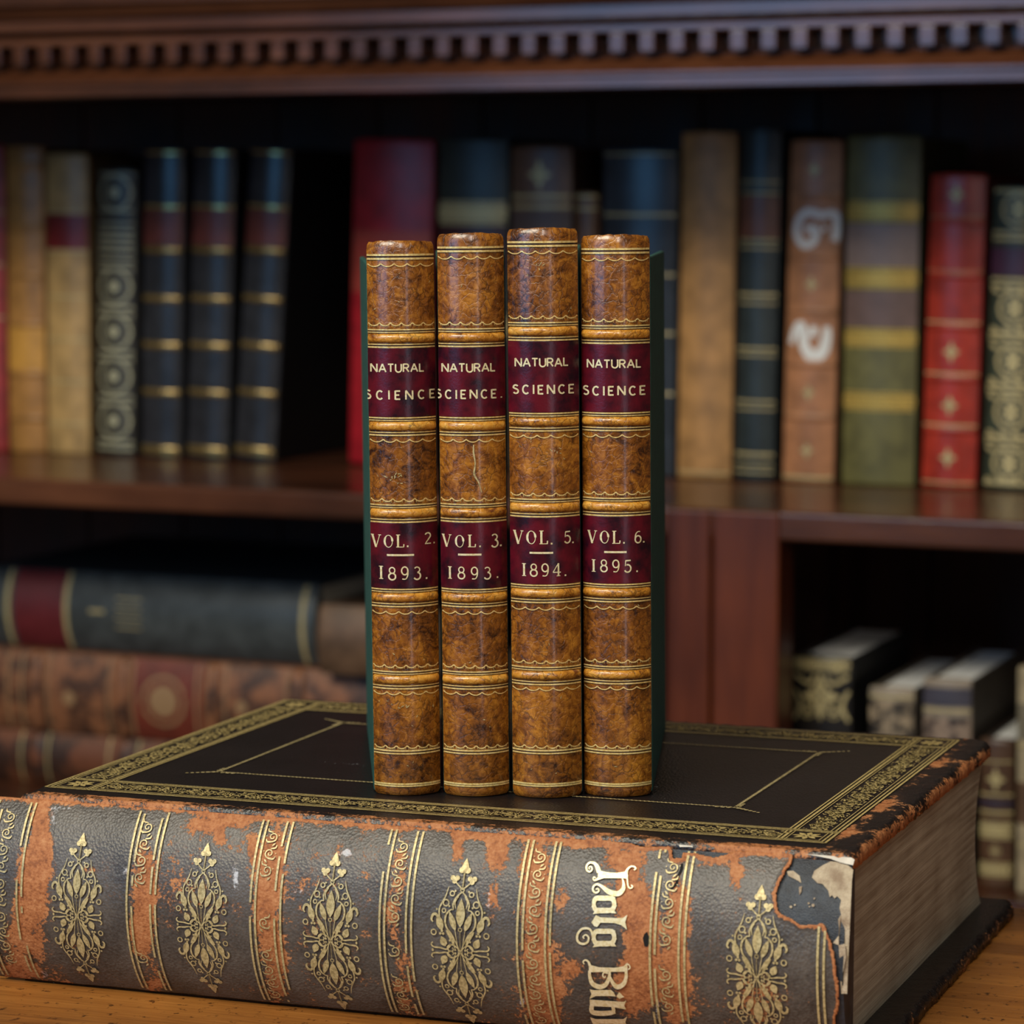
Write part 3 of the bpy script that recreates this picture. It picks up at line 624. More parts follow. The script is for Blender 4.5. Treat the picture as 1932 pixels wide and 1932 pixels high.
for (xt, yt, xb, yb_) in ((160, 1576, 174, 1848), (398, 1595, 402, 1868), (641, 1612, 646, 1899), (886, 1625, 889, 1925), (1441, 1675, 1440, 1975)):
    (a1, s1), (a2, s2) = pix2spine([(xt, yt), (xb, yb_)]); ca = (a1+a2)/2; cs = (s1+s2)/2; hh = (s2-s1)/2; F = Fig()
    for sx in (1, -1):
        for sy in (1, -1): F.merged(HO, lambda x, y: (ca+sx*x*hh*.97, cs-sy*y*hh))
    for sy in (1, -1): F.merged(LE, lambda x, y: (ca+x*hh, cs-sy*y*hh))
    F.build('gilt_ornament', M['dullgold'], leath, lay(.00065))
# blackletter title, read from head to tail of the turned spine
F = Fig()
def R_(p, w, closed=False): F.ribbon(p, w, 5, closed)
R_([(250, 372), (238, 366), (245, 352), (262, 355), (266, 378), (245, 395), (222, 380), (220, 345), (245, 318), (285, 322), (310, 350), (328, 400)], [6, 8, 10, 12, 12, 14, 16, 16, 18, 24, 34, 40])
F.poly([(300, 340), (330, 385), (400, 400), (480, 405), (550, 395), (580, 372), (572, 455), (540, 452), (450, 450), (370, 450), (315, 468), (318, 430), (318, 400)])
R_([(560, 402), (578, 370), (605, 350), (632, 352), (645, 368), (630, 380)], [24, 18, 14, 14, 14, 8]); R_([(568, 420), (573, 470), (580, 520), (600, 537), (618, 522), (605, 508)], [18, 12, 12, 12, 12, 8])
R_([(325, 452), (290, 468), (276, 455), (285, 440), (298, 448)], [22, 16, 10, 10, 8])
R_([(530, 452), (541, 500), (535, 545), (500, 580), (450, 580), (400, 558), (350, 520), (310, 502), (280, 520), (275, 555), (300, 575), (325, 560), (318, 540), (300, 545)], [10, 22, 36, 44, 46, 40, 26, 18, 16, 16, 16, 14, 12, 10])
for dy in (0, 283):
    R_([(370, 622+dy), (440, 626+dy), (460, 672+dy), (440, 720+dy), (370, 727+dy), (300, 720+dy), (283, 672+dy), (300, 626+dy)], [44, 42, 36, 42, 48, 42, 32, 42], True)
    for p in ([(285, 640+dy), (262, 695+dy), (300, 730+dy)], [(440, 600+dy), (470, 618+dy), (455, 650+dy)], [(465, 640+dy), (482, 690+dy), (455, 700+dy)], [(450, 710+dy), (478, 752+dy), (430, 750+dy)], [(300, 720+dy), (272, 758+dy), (340, 750+dy)]): F.poly(p)
F.poly([(262, 830), (300, 765), (340, 785), (480, 792), (540, 788), (574, 763), (556, 825), (570, 892), (520, 852), (460, 834), (340, 832), (312, 868), (288, 862)])
R_([(275, 965), (262, 905), (230, 880), (180, 885), (142, 930), (142, 985), (180, 1012), (225, 1000), (238, 960), (215, 935), (190, 950), (200, 968)], [16, 18, 20, 20, 20, 20, 20, 18, 16, 14, 12, 10])
F.poly([(240, 1160), (262, 1195), (330, 1212), (460, 1216), (540, 1204), (575, 1172), (575, 1250), (400, 1252), (240, 1255)])
R_([(250, 1200), (235, 1165), (210, 1150), (190, 1165), (200, 1185)], [24, 18, 14, 12, 10]); R_([(560, 1210), (565, 1188), (585, 1190), (597, 1215), (580, 1232)], [20, 14, 12, 12, 10])
R_([(245, 1240), (248, 1290), (270, 1350), (330, 1380), (385, 1360), (415, 1300), (420, 1250)], [22, 28, 38, 42, 38, 28, 20]); R_([(420, 1290), (450, 1350), (490, 1380), (540, 1355), (562, 1300), (562, 1240)], [20, 32, 42, 38, 28, 24])
R_([(405, 1262), (370, 1258), (360, 1285), (378, 1300), (385, 1285)], [16, 14, 12, 10, 8])
F.poly([(246, 1400), (285, 1408), (430, 1405), (455, 1425), (472, 1462), (420, 1458), (300, 1458), (244, 1482), (262, 1440)]); F.poly([(478, 1462), (502, 1424), (546, 1466), (506, 1482)])
F.poly([(246, 1488), (300, 1508), (540, 1508), (564, 1496), (546, 1540), (562, 1572), (440, 1552), (300, 1545), (250, 1540)]); R_([(266, 1535), (266, 1590), (330, 1606), (420, 1602), (452, 1590), (448, 1548)], [38, 40, 42, 40, 32, 28]); F.poly([(440, 1560), (474, 1606), (430, 1622)])
F.poly([(250, 1640), (300, 1655), (540, 1655), (572, 1632), (556, 1680), (572, 1720), (460, 1698), (330, 1695), (290, 1715), (270, 1690)])
R_([(370, 1742), (440, 1748), (458, 1790), (380, 1800), (300, 1840), (280, 1790), (300, 1748)], [40, 40, 30, 18, 30, 34, 40], False)
PP = np.array(F.v); F.v = [tuple(p) for p in pix2spine(np.column_stack([1060+PP[:, 0]/4.6, 1560+PP[:, 1]/4.6]))]
F.build('title_lettering', M['palegold'], leath, lay(.0008), 'gold blackletter title along the spine')
F = Fig()
F.poly(pix2spine([(1213, 1770), (1216, 1762), (1221, 1758), (1225, 1768), (1226, 1776), (1222, 1786), (1216, 1785)]))
F.ribbon(pix2spine([(1287, 1622), (1286, 1640), (1279, 1655), (1276, 1668), (1263, 1680)]), [.0005, .0012, .0008, .0011, .0003], 4); F.ribbon(pix2spine([(1249, 1655), (1243, 1670), (1240, 1682)]), [.0003, .0008, .0002], 3)
F.build('wormhole', M['black'], leath, lay(.0002), 'dark wormhole and cracks in the spine leather')

# covers
def cover(name, z0, z1, x0, x1, y0, y1, mat, top=True, wfun=None):
    nx, ny = 300, 220
    X = np.linspace(0, 1, nx); Y = np.linspace(0, 1, ny); XX, YY = np.meshgrid(x0+(x1-x0)*X, y0+(y1-y0)*Y, indexing='ij')
    dl, dr_, df, db = XX-x0, x1-XX, YY-y0, y1-YY
    r = .0035
    drop = np.zeros_like(XX)
    for dd in (dl, dr_, db): t = np.clip(1-dd/r, 0, 1); drop = np.maximum(drop, 1-np.sqrt(1-t*t*.98))
    nzc = fbm(XX*220, YY*220, 4, 8)-.5; nz2 = fbm(XX*500, YY*500, 3, 9)-.5
    drop *= .0026
    edge_m = np.exp(-np.minimum(np.minimum(dl, dr_), db)/.006)
    Z = z1-drop+edge_m*(nzc*.0010+nz2*.0008)+.0001*nz2
    XX2 = XX+np.exp(-dr_/.004)*(nzc*.0014+nz2*.0012)-np.exp(-dl/.004)*nzc*.001; YY2 = YY+np.exp(-db/.004)*nzc*.0014
    # rounded corners
    for cx, sx in ((x1, 1), (x0, -1)):
        for cy, sy in ((y1, 1),):
            q = np.clip(((XX-cx)*sx+.010)/.010, 0, 1); p = np.clip(((YY-cy)*sy+.010)/.010, 0, 1); k = q*p
            XX2 -= sx*k*.003; YY2 -= sy*k*.003
    Pt = np.stack([XX2, YY2, Z], -1); Pb = Pt.copy(); Pb[..., 2] = z0
    me = bpy.data.meshes.new(name); P = shr(np.concatenate([Pt.reshape(-1, 3), Pb.reshape(-1, 3)])); id_ = np.arange(nx*ny).reshape(nx, ny); N = nx*ny
    f = [np.stack([id_[:-1, :-1], id_[1:, :-1], id_[1:, 1:], id_[:-1, 1:]], -1).reshape(-1, 4), (np.stack([id_[:-1, :-1], id_[:-1, 1:], id_[1:, 1:], id_[1:, :-1]], -1)+N).reshape(-1, 4)]
    rim = np.concatenate([id_[:, 0], id_[-1, 1:], id_[-2::-1, -1], id_[0, -2:0:-1]]); rn = np.roll(rim, -1)
    f.append(np.stack([rim, rim+N, rn+N, rn], -1)); me.from_pydata(P.tolist(), [], np.concatenate(f).tolist())
    me.polygons.foreach_set('use_smooth', [True]*len(me.polygons)); me.materials.append(mat)
    w_ = wfun(XX, YY, dl, dr_, df, db) if wfun is not None else np.zeros_like(XX)
    w2 = np.concatenate([w_.reshape(-1), w_.reshape(-1)])
    me.attributes.new('wear', 'FLOAT', 'POINT').data.foreach_set('value', w2.astype(np.float32))
    sc = .05+.25*(fbm(XX*25, YY*60, 4, 12) > .74)*(df > .05)*0+np.exp(-(np.minimum(df, .1)/.003)**2)*.22*(fbm(XX*60, YY*60, 3, 14) > .55)
    if top:
        for cx, cy, rx, ry in ((-.052, .128, .008, .004), (-.105, .098, .014, .005), (-.098, .075, .006, .003), (-.215, .052, .012, .003), (-.06, .052, .016, .0012), (-.25, .10, .02, .006)):
            sc = sc+.34*np.exp(-((XX-cx)/rx)**2-((YY-cy)/ry)**2)*(fbm(XX*160, YY*420, 3, 15) > .48)
    me.attributes.new('scuff', 'FLOAT', 'POINT').data.foreach_set('value', np.concatenate([sc.reshape(-1)]*2).astype(np.float32))
    o = bpy.data.objects.new(name, me); COL.objects.link(o); o.parent = bible; return o
def wtop(X, Y, dl, dr_, df, db):
    n = fbm(X*55, Y*55, 4, 21)
    w_ = -.25+0*X
    w_ = np.maximum(w_, np.where(dr_ < .0145, .26+1.1*(n-.5)+.32*np.exp(-((dr_-.0120)/.0032)**2)+.42*np.exp(-(dr_/.0015)**2), -1))
    w_ = np.maximum(w_, np.where(df < .0062, .52+.5*(n-.5), -1)); w_ = np.maximum(w_, .45*np.exp(-(db/.0016)**2)-.15)
    w_ = np.maximum(w_, np.where((dr_ < .028) & (df < .016), .10+.7*(n-.35), -1)*(dr_ < .0140)-(dr_ >= .0140)); 
    return w_
top = cover('front_cover', T-.0058, T, -LB, 0, 0, DB, M['fcover'], True, wtop); top['label'] = 'black leather upper cover with gilt border'
bot = cover('back_cover', .0003, .0058, -LB, .011, .001, DB+.004, M['fcover'], False, lambda X, Y, dl, dr_, df, db: -.1+.5*np.exp(-(dr_/.003)**2)+.3*(fbm(X*70, Y*70, 3, 23)-.5))
# page block with hollow fore-edge
b = MB(); n = 16; prof_ = []
for t in np.linspace(0, 1, n): prof_.append((DB-.010-.014*math.sin(math.pi*t)**.8, .0058+(T-.0116)*t))
pf = [(.004, .0058)]+prof_+[(.004, T-.0058)]
xl, xr = -LB+.006, -.0035
va = shr(np.array([(xl, y, z) for y, z in pf])); vb = shr(np.array([(xr, y, z) for y, z in pf])); m = len(pf)
b.add(np.concatenate([va, vb]), [(i, m+i, m+(i+1) % m, (i+1) % m) for i in range(m)]+[tuple(range(m)), tuple(range(m, 2*m))[::-1]])
b.build('page_block', M['darkpages'], bible, 'browned page edges')
# gilt frame on the cover
zt = T+.00035
onc = lambda P: shr(np.column_stack([P, np.full(len(P), zt)]))
F = Fig(); xo0, xo1, yo0, yo1 = -.3455, -.0150, .0140, .2400; xi0, xi1, yi0, yi1 = -.3245, -.0345, .0345, .2180
def rect(x0, x1, y0, y1, w):
    for p, q_ in (((x0, y0), (x1, y0)), ((x0, y1), (x1, y1)), ((x0, y0), (x0, y1)), ((x1, y0), (x1, y1))):
        F.ribbon([np.array(p)+(np.array(q_)-np.array(p))*t for t in np.linspace(0, 1, 30)], w, 1, False, False)
for d_, w in ((0, .0009), (.0017, .0007), (.0034, .0004)): rect(xo0+d_, xo1-d_, yo0+d_, yo1-d_, w)
for d_, w in ((0, .0007), (-.0017, .0010), (-.0032, .0004)):
    for x in (xi0+d_, xi1-d_): F.ribbon([(x, yo0+(yo1-yo0)*t) for t in np.linspace(0, 1, 40)], w, 1, False, False)
    for y in (yi0+d_, yi1-d_): F.ribbon([(xo0+(xo1-xo0)*t, y) for t in np.linspace(0, 1, 40)], w, 1, False, False)
F.build('gilt_frame', M['bordergold'], top, onc)
F = Fig()
def scatter(x0, x1, y0, y1, along):
    L = (x1-x0) if along == 0 else (y1-y0); Wd = (y1-y0) if along == 0 else (x1-x0)
    def at(u, v): return (x0+u, y0+v) if along == 0 else (x0+v, y0+u)
    st = .0062; n = int(L/st); mid = Wd/2
    for k in range(n):
        u = (k+.5)*L/n; sg = 1 if k % 2 else -1
        sp = Fig(); sp.spiral((0, 0), Wd*.27, 1.3, -sg*math.pi/2, .0008, sg, 12)
        sp.ribbon([(-st*.5, -sg*Wd*.32), (0, -sg*Wd*.30), (st*.5, sg*Wd*.0), (st, sg*Wd*.32)], [.0008, .001, .0009, .0007], 4)
        for q_ in range(21):
            a = rng.uniform(-st*.55, st*.55); c = rng.uniform(-Wd*.44, Wd*.44); an = rng.uniform(0, 6.28); l_ = rng.uniform(.0012, .0024)
            if q_ % 3 == 0: sp.disc((a, c), rng.uniform(.0003, .0006), 6)
            else: sp.lens((a, c), (a+l_*math.cos(an), min(max(c+l_*math.sin(an), -Wd*.46), Wd*.46)), rng.uniform(.0003, .0005), 5)
        F.merged(sp, lambda a, c: at(u+a, mid+c))
g_ = .004
scatter(xi0+g_*.3, xi1-g_*.3, yo0+g_, yi0-g_, 0); scatter(xi0+g_*.3, xi1-g_*.3, yi1+g_, yo1-g_, 0); scatter(xo0+g_, xi0-g_, yi0+g_*.3, yi1-g_*.3, 1); scatter(xi1+g_, xo1-g_, yi0+g_*.3, yi1-g_*.3, 1)
for cx in ((xo0+xi0)/2, (xo1+xi1)/2):
    for cy in ((yo0+yi0)/2, (yo1+yi1)/2):
        for k in range(8):
            an = k*math.pi/4; F.lens((cx+.0012*math.cos(an), cy+.0012*math.sin(an)), (cx+.0060*math.cos(an), cy+.0060*math.sin(an)), .0011, 6)
        F.disc((cx, cy), .0011, 8)
F.build('gilt_border', M['bordergold'], top, onc)
# inner rope-line panel with corner sprigs
F = Fig(); px0, px1, py0, py1 = -.293, -.066, .066, .191
def rope(p, q_):
    p = np.array(p); q_ = np.array(q_); L = np.hypot(*(q_-p)); n = int(L/.0018); d = (q_-p)/L; nr = np.array([-d[1], d[0]])
    for k in range(n):
        c = p+d*(k+.5)*L/n; F.ribbon([c-d*.0010-nr*.0006, c+d*.0010+nr*.0006], [.0009, .0009], 2, False, False)
rope((px0, py0), (px1, py0)); rope((px0, py1), (px1, py1)); rope((px0, py0), (px0, py1)); rope((px1, py0), (px1, py1))
for cx, sx in ((px0, -1), (px1, 1)):
    for cy, sy in ((py0, -1), (py1, 1)):
        for k in range(7): F.disc((cx+sx*.0019*k, cy+sy*.0011*k), .0013*(1-.07*k), 7)
        for k in range(1, 4): F.disc((cx-sx*.0024*k, cy+sy*.0012), .0010, 6); F.disc((cx+sx*.0012, cy-sy*.0024*k), .0010, 6)
F.build('gilt_rope_panel', M['dullgold'], top, onc)

# ============================================================ desk
desk = empty('desk', 'scratched warm brown wooden desk top under the huge folio', 'desk'); desk.location = (FR[0], FR[1], 0); desk.rotation_euler = (0, 0, TH)
b = MB(); b.box(-1.05, .75, -.42, .262, -.032, 0, .004); b.build('desk_top', M['desk'], desk)
b = MB(); b.box(-.98, .68, -.36, -.34, -.12, -.032); b.box(-.98, .68, .20, .22, -.12, -.032); b.build('apron', M['mahogany'], desk)
for x in (-.98, .63):
    for y in (-.36, .17):
        b = MB(); b.box(x, x+.05, y, y+.05, FLOOR, -.032, .004); b.build('leg', M['mahogany_v'], desk)

# ============================================================ books in the bookcase
ALL = []
def mat_of(rgb, k=.6, rough=.45, name=None):
    c = lin(*rgb); return leather(name or 'book_leather', c, tuple(x*k for x in c[:3])+(1,), rough, 1., .25)
def mottled(name, a, b, rough=.5, sc=1.):
    t = NT(name); t.shift(); n = t.noise(90*sc, 5, .65); return t.out(t.ramp(n, [(.44, lin(*b)), (.56, lin(*a))]), rough, n, .2, .0008)
LAB_R = mat_of((120, 30, 32), .7, .4, 'red_label'); LAB_B = mat_of((110, 66, 48), .7, .4, 'brown_label'); LAB_M = mat_of((112, 54, 46), .7, .4, 'dull_red_label')
WHITE = plain('white_paint', lin(226, 224, 220), .7)
DB_ = .15
def bgbook(label, tl, tr, bl, br, rgb, bands=(), labs=(), gilt=(), orn=None, rough=.42, group='upright books on the upper shelf', w0=.205, z0=ZS, d=DB_, board=None, bulge=.005, name='book', mgold=None, giltpx=3., pagesmat=None, mspine=None, bandmat=None):
    """tl, tr, bl, br: x of the four spine corners in the photo, tl/bl carry y"""
    (xtl, yt), xtr, (xbl, yb), xbr = tl, tr, bl, br
    ub, _ = bk((xbl+xbr)/2, yb, w0); ut, ztp = bk((xtl+xtr)/2, yt, w0)
    w = ((bk(xbr, yb, w0)[0]-bk(xbl, yb, w0)[0])+(bk(xtr, yt, w0)[0]-bk(xtl, yt, w0)[0]))/2-.0008
    h = ztp-z0; til = math.atan2(ut-ub, h); k = h/(yb-yt); Z = lambda y: (yb-y)*k
    K_ = k
    labs = [(Z(b_), Z(a), m, 'title_label') for a, b_, m in labs]
    g = [(Z(y), giltpx*K_) if np.isscalar(y) else (Z(y[0]), y[1]*K_) for y in gilt]
    m = mspine or mat_of(rgb, .62, rough)
    onl = [lambda F: orn(F, Z, w, K_)] if orn else []
    root, surf, made = make_book(name, label, 'book', w, h, d, m, board or mat_of(tuple(c*.6 for c in rgb), .7, .6), pagesmat or M['pages'], bulge, [Z(y) for y in bands], labs, g, group, mgold or M['dullgold'], onl, bandmat, .006)
    root.rotation_euler = (0, til, PH)
    p = OB+E1*ub+E2*(w0+bulge); root.location = (p[0], p[1], z0+abs(math.sin(til))*w/2+.0003); return root, surf, Z, K_, w
def ros(F, x, z, r):
    F.ring((x, z), r, r*.22)
    for k in range(6): a = k*math.pi/3; F.lens((x+r*.1*math.cos(a), z+r*.1*math.sin(a)), (x+r*.7*math.cos(a), z+r*.7*math.sin(a)), r*.16, 5)
def diamond(F, x, z, r):
    for k in range(4): a = k*math.pi/2; F.lens((x, z), (x+r*math.cos(a), z+r*math.sin(a)*1.2), r*.22, 6)
    for k in range(4): a = k*math.pi/2+.785; F.disc((x+r*.5*math.cos(a), z+r*.5*math.sin(a)), r*.14, 6)
def fret(F, z0, z1, w):
    n = max(6, int(w/.0035)); h = z1-z0; F.ribbon([(-w*.48, z0), (w*.48, z0)], h*.12, 10, False, False); F.ribbon([(-w*.48, z1), (w*.48, z1)], h*.12, 10, False, False)
    for i in range(n):
        x = -w*.46+w*.92*(i+.5)/n; F.ring((x, (z0+z1)/2), h*.30, h*.16, 8); F.lens((x-w*.45/n, z0), (x, z1), h*.06, 5)

bgbook("pinkish red leather book cut off by the left edge of the photo", (-62, 275), -2, (-58, 855), 12, (150, 44, 40), (), (), (400, 500, 600))
bgbook('tan calf book with yellowed bands, leftmost full spine on the upper shelf', (4, 278), 76, (14, 856), 82, (170, 120, 62), (315, 430, 520, 612, 705, 790), [(612, 705, mat_of((196, 142, 62), .8, .45, 'yellow_label'))], ())
bgbook('pale tan book with one dark red title label, second full spine from the left', (80, 292), 160, (86, 858), 164, (182, 146, 92), (), [(404, 470, LAB_R)], (400, 474, 560, 640, 720, 800))
def o4(F, Z, w, K_):
    for y in (365, 545, 632, 718, 804): F.disc((0, Z(y)), w*.15); F.ring((0, Z(y)), w*.40, w*.07)
    for y in (400, 424, 440, 452, 465, 478, 496, 512, 585, 600, 672, 686, 758, 772, 845, 858): F.ribbon([(-w*.46, Z(y)), (w*.46, Z(y))], 5*K_, 8, False, False)
bgbook('small dark book with silvery rosettes and bars down its spine', (180, 320), 252, (178, 872), 250, (46, 42, 38), (), (), (330,), o4, mgold=gold('silvery_gilt', lin(190, 184, 150), lin(120, 114, 92), .5, .3))
for tl, tr, bl, br, lb in (((266, 280), 343, (262, 882), 336, 'dark blue gilt-banded book with maroon label, leftmost of three alike'), ((359, 280), 441, (349, 884), 424, 'dark blue gilt-banded book with maroon label, middle of three alike'), ((466, 280), 547, (439, 886), 512, 'dark blue gilt-banded book leaning left, rightmost of three alike')):
    bgbook(lb, tl, tr, bl, br, (44, 45, 50), (478, 572, 663, 755, 866), [(400, 468, LAB_M)], [(290, 3), (394, 5), (473, 3), (567, 2), (658, 2), (750, 2), (873, 3)], None, .28, 'three dark blue gilt-banded volumes', board=mat_of((14, 13, 14), .8, .6), bandmat=gold('gilt_band_leather', lin(180, 150, 90), lin(70, 62, 50), .24, .7), mgold=gold('bright_gilt', lin(232, 200, 120), lin(170, 134, 70), .22, .8))
bgbook('large crimson cloth book behind the leftmost brown calf volume', (662, 266), 815, (655, 893), 800, (158, 22, 34), (), [(440, 560, mat_of((150, 52, 40), .8, .5, 'faded_red_panel'))], (), None, .38)
bgbook('dark green book with wide gilt band behind the second brown calf volume', (822, 262), 955, (822, 898), 950, (44, 48, 40), (), [(424, 520, mat_of((58, 22, 26), .8, .4, 'dark_label'))], (), lambda F, Z, w, K_: (fret(F, Z(424), Z(384), w), fret(F, Z(640), Z(600), w)))
bgbook('brown book with gilt diamond at its head behind the third brown calf volume', (960, 277), 1075, (960, 904), 1072, (112, 78, 56), (), [(400, 500, mat_of((90, 70, 62), .8, .5, 'grey_brown_label'))], [(372, 6), (392, 6), (560, 5)], lambda F, Z, w, K_: diamond(F, 0, Z(331), w*.2))
bgbook('short brown book, lowest of the row, partly behind the rightmost brown calf volume', (1078, 364), 1127, (1076, 908), 1122, (96, 64, 42), (), (), [(372, 6), (395, 5)])
bgbook('navy blue leather book with thin gilt rules behind the rightmost calf volume', (1134, 281), 1274, (1130, 914), 1268, (46, 52, 60), (), (), [(292, 3), (408, 5), (523, 5), (636, 5), (752, 5)], None, .3)
bgbook('plain tan calf book, tall, directly right of the brown calf volumes', (1281, 251), 1389, (1276, 920), 1373, (176, 128, 74), (), (), [(908, 3)], None, .5)
bgbook('narrow blackish green book with brown label between two tan books', (1397, 242), 1471, (1381, 919), 1458, (38, 46, 46), (), [(372, 452, LAB_B)], [(345, 3), (366, 3), (456, 4), (470, 3), (560, 5), (576, 3), (664, 4), (676, 3), (766, 4), (780, 3), (868, 5), (888, 3), (902, 3)])
r_, surf, Z, K_, w = bgbook('pinkish tan leather book with two white painted marks on its spine', (1488, 266), 1588, (1473, 922), 1568, (172, 116, 78), (376, 486, 590, 692, 795), (), [(372, 4), (484, 4), (588, 4), (690, 3), (790, 4), (912, 5)], lambda F, Z, w, K_: [diamond(F, 0, Z(y), w*.13) for y in (322, 540, 748, 860)])
PM = lambda F: F.build('painted_mark', WHITE, r_, lambda P: surf(P, .0006), 'white hand-painted shelf mark')
F = Fig(); q = lambda x, y: ((x-1535+(y-266)*.029)*K_, Z(y))
F.ribbon([q(*p) for p in ((1545, 408), (1520, 402), (1502, 418), (1498, 445), (1512, 465), (1532, 458), (1536, 435), (1515, 436))], .006, 4); F.ribbon([q(*p) for p in ((1543, 410), (1572, 405), (1574, 440), (1570, 456))], .0055, 4); F.ribbon([q(*p) for p in ((1550, 430), (1556, 436))], .004, 2)
PM(F); F = Fig(); F.ribbon([q(*p) for p in ((1486, 655), (1495, 630), (1506, 618), (1512, 640), (1514, 660), (1530, 678), (1548, 668), (1556, 640), (1556, 620))], [.004, .006, .007, .008, .008, .010, .009, .007, .005], 4); F.ribbon([q(*p) for p in ((1530, 640), (1532, 620))], .006, 2)
PM(F)
bgbook('broad olive green book with brown labels and gilt fretwork bands', (1594, 258), 1737, (1585, 929), 1720, (104, 98, 54), (), [(424, 508, mat_of((138, 116, 106), .8, .4, 'mauve_label')), (552, 624, mat_of((108, 84, 76), .8, .4, 'mauve_label'))], (), lambda F, Z, w, K_: [fret(F, Z(b_), Z(a), w) for a, b_ in ((384, 418), (510, 546), (628, 660), (750, 782))], mgold=gold('yellow_gilt', lin(214, 178, 90), lin(150, 116, 50), .4, .4))
bgbook('bright red leather book with raised bands, right part of the upper shelf', (1754, 331), 1858, (1734, 926), 1838, (170, 52, 36), (418, 520, 618, 716, 815), (), [(412, 4), (514, 4), (610, 4), (708, 4), (806, 4), (916, 3)], lambda F, Z, w, K_: [diamond(F, 0, Z(y), w*.16) for y in (368, 666, 768, 868)], .32)
def o18(F, Z, w, K_):
    for y in (396, 582, 682, 778, 876): ros(F, 0, Z(y), w*.30); diamond(F, 0, Z(y), w*.2)
    for y in (362, 440, 452, 528, 540, 630, 640, 728, 738, 826, 836, 914): F.ribbon([(-w*.47, Z(y)), (w*.47, Z(y))], 6*K_, 8, False, False)
    for y in (545, 618, 650, 715, 745, 815, 845, 905):
        for x in (-.36, -.12, .12, .36): F.lens((x*w-.004, Z(y)), (x*w+.004, Z(y+10)), .002, 5)
bgbook('dark green gilt-covered book with purple label at the right end of the upper shelf', (1872, 354), 1975, (1850, 927), 1953, (52, 58, 44), (), [(468, 522, mat_of((70, 34, 56), .8, .4, 'purple_label'))], (), o18)

# ---- lower shelf, right of the pilaster
WL = .055
grp = 'upright books on the lower shelf'
def o_orn(F, Z, w, K_):
    fret(F, Z(1268), Z(1246), w); diamond(F, 0, Z(1322), w*.34); ros(F, -w*.22, Z(1352), w*.12); ros(F, w*.22, Z(1352), w*.12); ros(F, w*.28, Z(1262), w*.10)
    for s in (-1, 1): F.ribbon([(s*w*.46, Z(1280)), (s*w*.2, Z(1296)), (s*w*.1, Z(1280))], w*.06, 4); F.ribbon([(s*w*.46, Z(1310)), (s*w*.36, Z(1340)), (s*w*.46, Z(1372))], w*.06, 4)
kw = dict(group=grp, z0=ZL, d=.17, bulge=.004)
WPG = pages('white_page_edge', lin(246, 244, 240), lin(200, 196, 190), 0)
bgbook('black book richly gilt on its spine beside the mahogany pilaster on the lower shelf', (1490, 1240), 1606, (1492, 1680), 1600, (34, 30, 28), (), (), (), o_orn, .35, w0=WL, pagesmat=WPG, **kw)
mott = mat_of((120, 104, 92), .3, .5, 'mottled_vellum')
bgbook('mottled grey book with white page tops, second from the pilaster', (1636, 1300), 1724, (1636, 1684), 1720, (150, 134, 114), (), [(1325, 1480, mottled('mottled_panel', (150, 130, 104), (40, 34, 30)))], [(1318, 5)], None, .5, w0=WL, pagesmat=WPG, **kw)
bgbook('mottled grey book with dark slate label, third from the pilaster', (1738, 1284), 1832, (1738, 1686), 1828, (146, 130, 112), (), [(1300, 1338, mat_of((70, 66, 76), .8, .45, 'slate_label')), (1360, 1460, mottled('mottled_panel', (140, 118, 100), (44, 34, 34)))], [(1345, 5)], None, .5, w0=WL, pagesmat=WPG, **kw)
def o_d(F, Z, w, K_):
    diamond(F, 0, Z(1475), w*.3); fret(F, Z(1590), Z(1560), w); fret(F, Z(1665), Z(1640), w); ros(F, 0, Z(1615), w*.14)
bgbook('low brown book with gilt bands and white page top behind the corner of the folio', (1846, 1398), 1912, (1846, 1690), 1908, (84, 58, 40), (), [(1515, 1530, mat_of((50, 40, 52), .8, .4, 'dark_label'))], [(1440, 3), (1505, 4), (1540, 5)], o_d, .4, w0=WL-.01, pagesmat=WPG, **kw)
bgbook('pale vellum book cut off by the right edge of the photo, on the lower shelf', (1917, 1262), 1990, (1915, 1694), 1986, (170, 152, 120), (), [(1330, 1400, mat_of((120, 110, 90), .7, .5, 'faded_label')), (1480, 1560, mat_of((96, 70, 50), .7, .5, 'brown_panel'))], [(1410, 4), (1600, 4)], None, .5, w0=WL-.02, pagesmat=WPG, **kw)
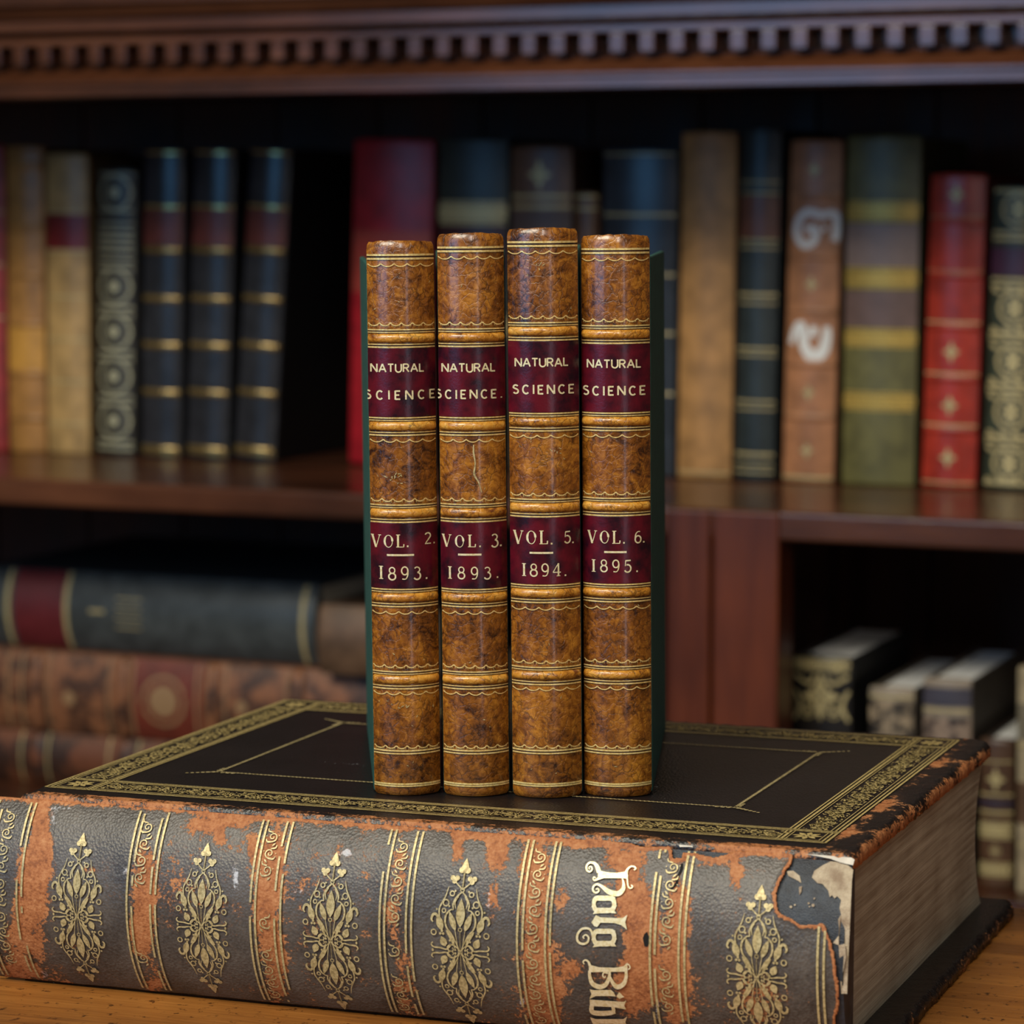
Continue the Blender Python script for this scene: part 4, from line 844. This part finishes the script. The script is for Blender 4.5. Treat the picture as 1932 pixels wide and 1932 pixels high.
# ---- stacked folios lying on the lower shelf at the left
def flat(label, xl, yl_t, yl_b, xr, yr_t, w0, rgb, zb, d=.24, bands=(), labs=(), gilt=(), orn=None, bulge=.007, rough=.45, board=None, mg=None, mspine=None, group='books lying in the stack at the left', thick=None, bamp=.002):
    u0, z1 = bk(xl, yl_t, w0); _, zb0 = bk(xl, yl_b, w0); u1, z1r = bk(xr, yr_t, w0)
    h = u1-u0; th = thick or (z1-zb); xs_ = lambda x: bk(x, (yl_t+yl_b)/2+(x-xl)*.062, w0)[0]-u0
    labs = [(xs_(a), xs_(b_), m, 'title_label') for a, b_, m in labs]; g = [(xs_(x), .0014) if np.isscalar(x) else (xs_(x[0]), x[1]) for x in gilt]
    on = [lambda F: orn(F, xs_, th)] if orn else []
    root, surf, made = make_book('folio', label, 'book', th, h, d, mspine or mat_of(rgb, .55, rough), board or mat_of(tuple(c*.8 for c in rgb), .7, .5), M['pages'], bulge, [xs_(x) for x in bands], labs, g, group, mg or M['dullgold'], on, None, .012, bandamp=bamp)
    # local X (thickness) -> down, local Z (height) -> E1, local Y (depth) -> E2
    X = np.array([0, 0, -1.]); Y = E2; Zv = E1
    Rm = Matrix(((X[0], Y[0], Zv[0]), (X[1], Y[1], Zv[1]), (X[2], Y[2], Zv[2])))
    root.rotation_euler = Rm.to_euler(); p = OB+E1*u0+E2*(w0+bulge); root.location = (p[0], p[1], zb+th/2+.0004); return root, th
wS = .10
_, th0 = flat('lower of two brown calf folios at the bottom of the stack at the left', -90, 1370, 1560, 800, 1425, wS, (96, 54, 32), ZL, .26, (68, 232, 398, 560), (), (40, 90, 205, 260, 370, 425), None, thick=bk(0, 1378, wS)[1]-ZL, mspine=mottled('dark_brown_calf', (104, 58, 34), (52, 30, 20), .5, .5))
FADED = plain('faded_gilt', lin(150, 116, 80), .6)
zA = ZL+th0+.0012
def o_br(F, xs_, th):
    F.disc((0, xs_(308)), th*.20, 14); F.ring((0, xs_(308)), th*.30, th*.04); F.disc((th*.05, xs_(130)), th*.09, 8); F.disc((0, xs_(455)), th*.08, 8)
    for x in (15, 40, 250, 370): F.ribbon([(-th*.46, xs_(x)), (th*.46, xs_(x))], .002, 6, False, False)
_, th1 = flat('upper brown calf folio with raised bands and faded medallion in the stack at the left', -90, 1222, 1378, 800, 1275, wS, (128, 76, 44), zA, .26, (68, 232, 398, 560), [(246, 380, mat_of((112, 46, 30), .7, .5, 'red_brown_label'))], (90, 205, 425, 540), o_br, thick=bk(0, 1226, wS)[1]-zA, mspine=mottled('worn_brown_calf', (132, 84, 54), (70, 44, 31), .5, .5), mg=FADED, bamp=.0045)
zB = zA+th1+.0012
def o_bl(F, xs_, th):
    F.ribbon([(-.002, xs_(168)), (-.002, xs_(196))], .003, 3, False, False)
    for k in range(4): F.ribbon([(-th*.2+k*th*.12, xs_(218)), (-th*.2+k*th*.12, xs_(266))], .0012, 4, False, False)
_, th2 = flat('large blue-grey folio with red label lying on top of the brown folios', -40, 1070, 1214, 590, 1108, wS+.01, (74, 78, 78), zB, .25, (), [(24, 118, mat_of((104, 34, 38), .75, .45, 'red_label'))], [(14, .004), (124, .004), (570, .004)], o_bl, .012, .4, thick=bk(0, 1074, wS+.01)[1]-zB)
flat('small brown leather book lying beside the blue-grey folio, behind the calf volumes', 596, 1142, 1265, 800, 1152, wS-.02, (112, 84, 62), zB, .16, (), (), (), None, .008, .5, thick=bk(640, 1146, wS-.02)[1]-zB)
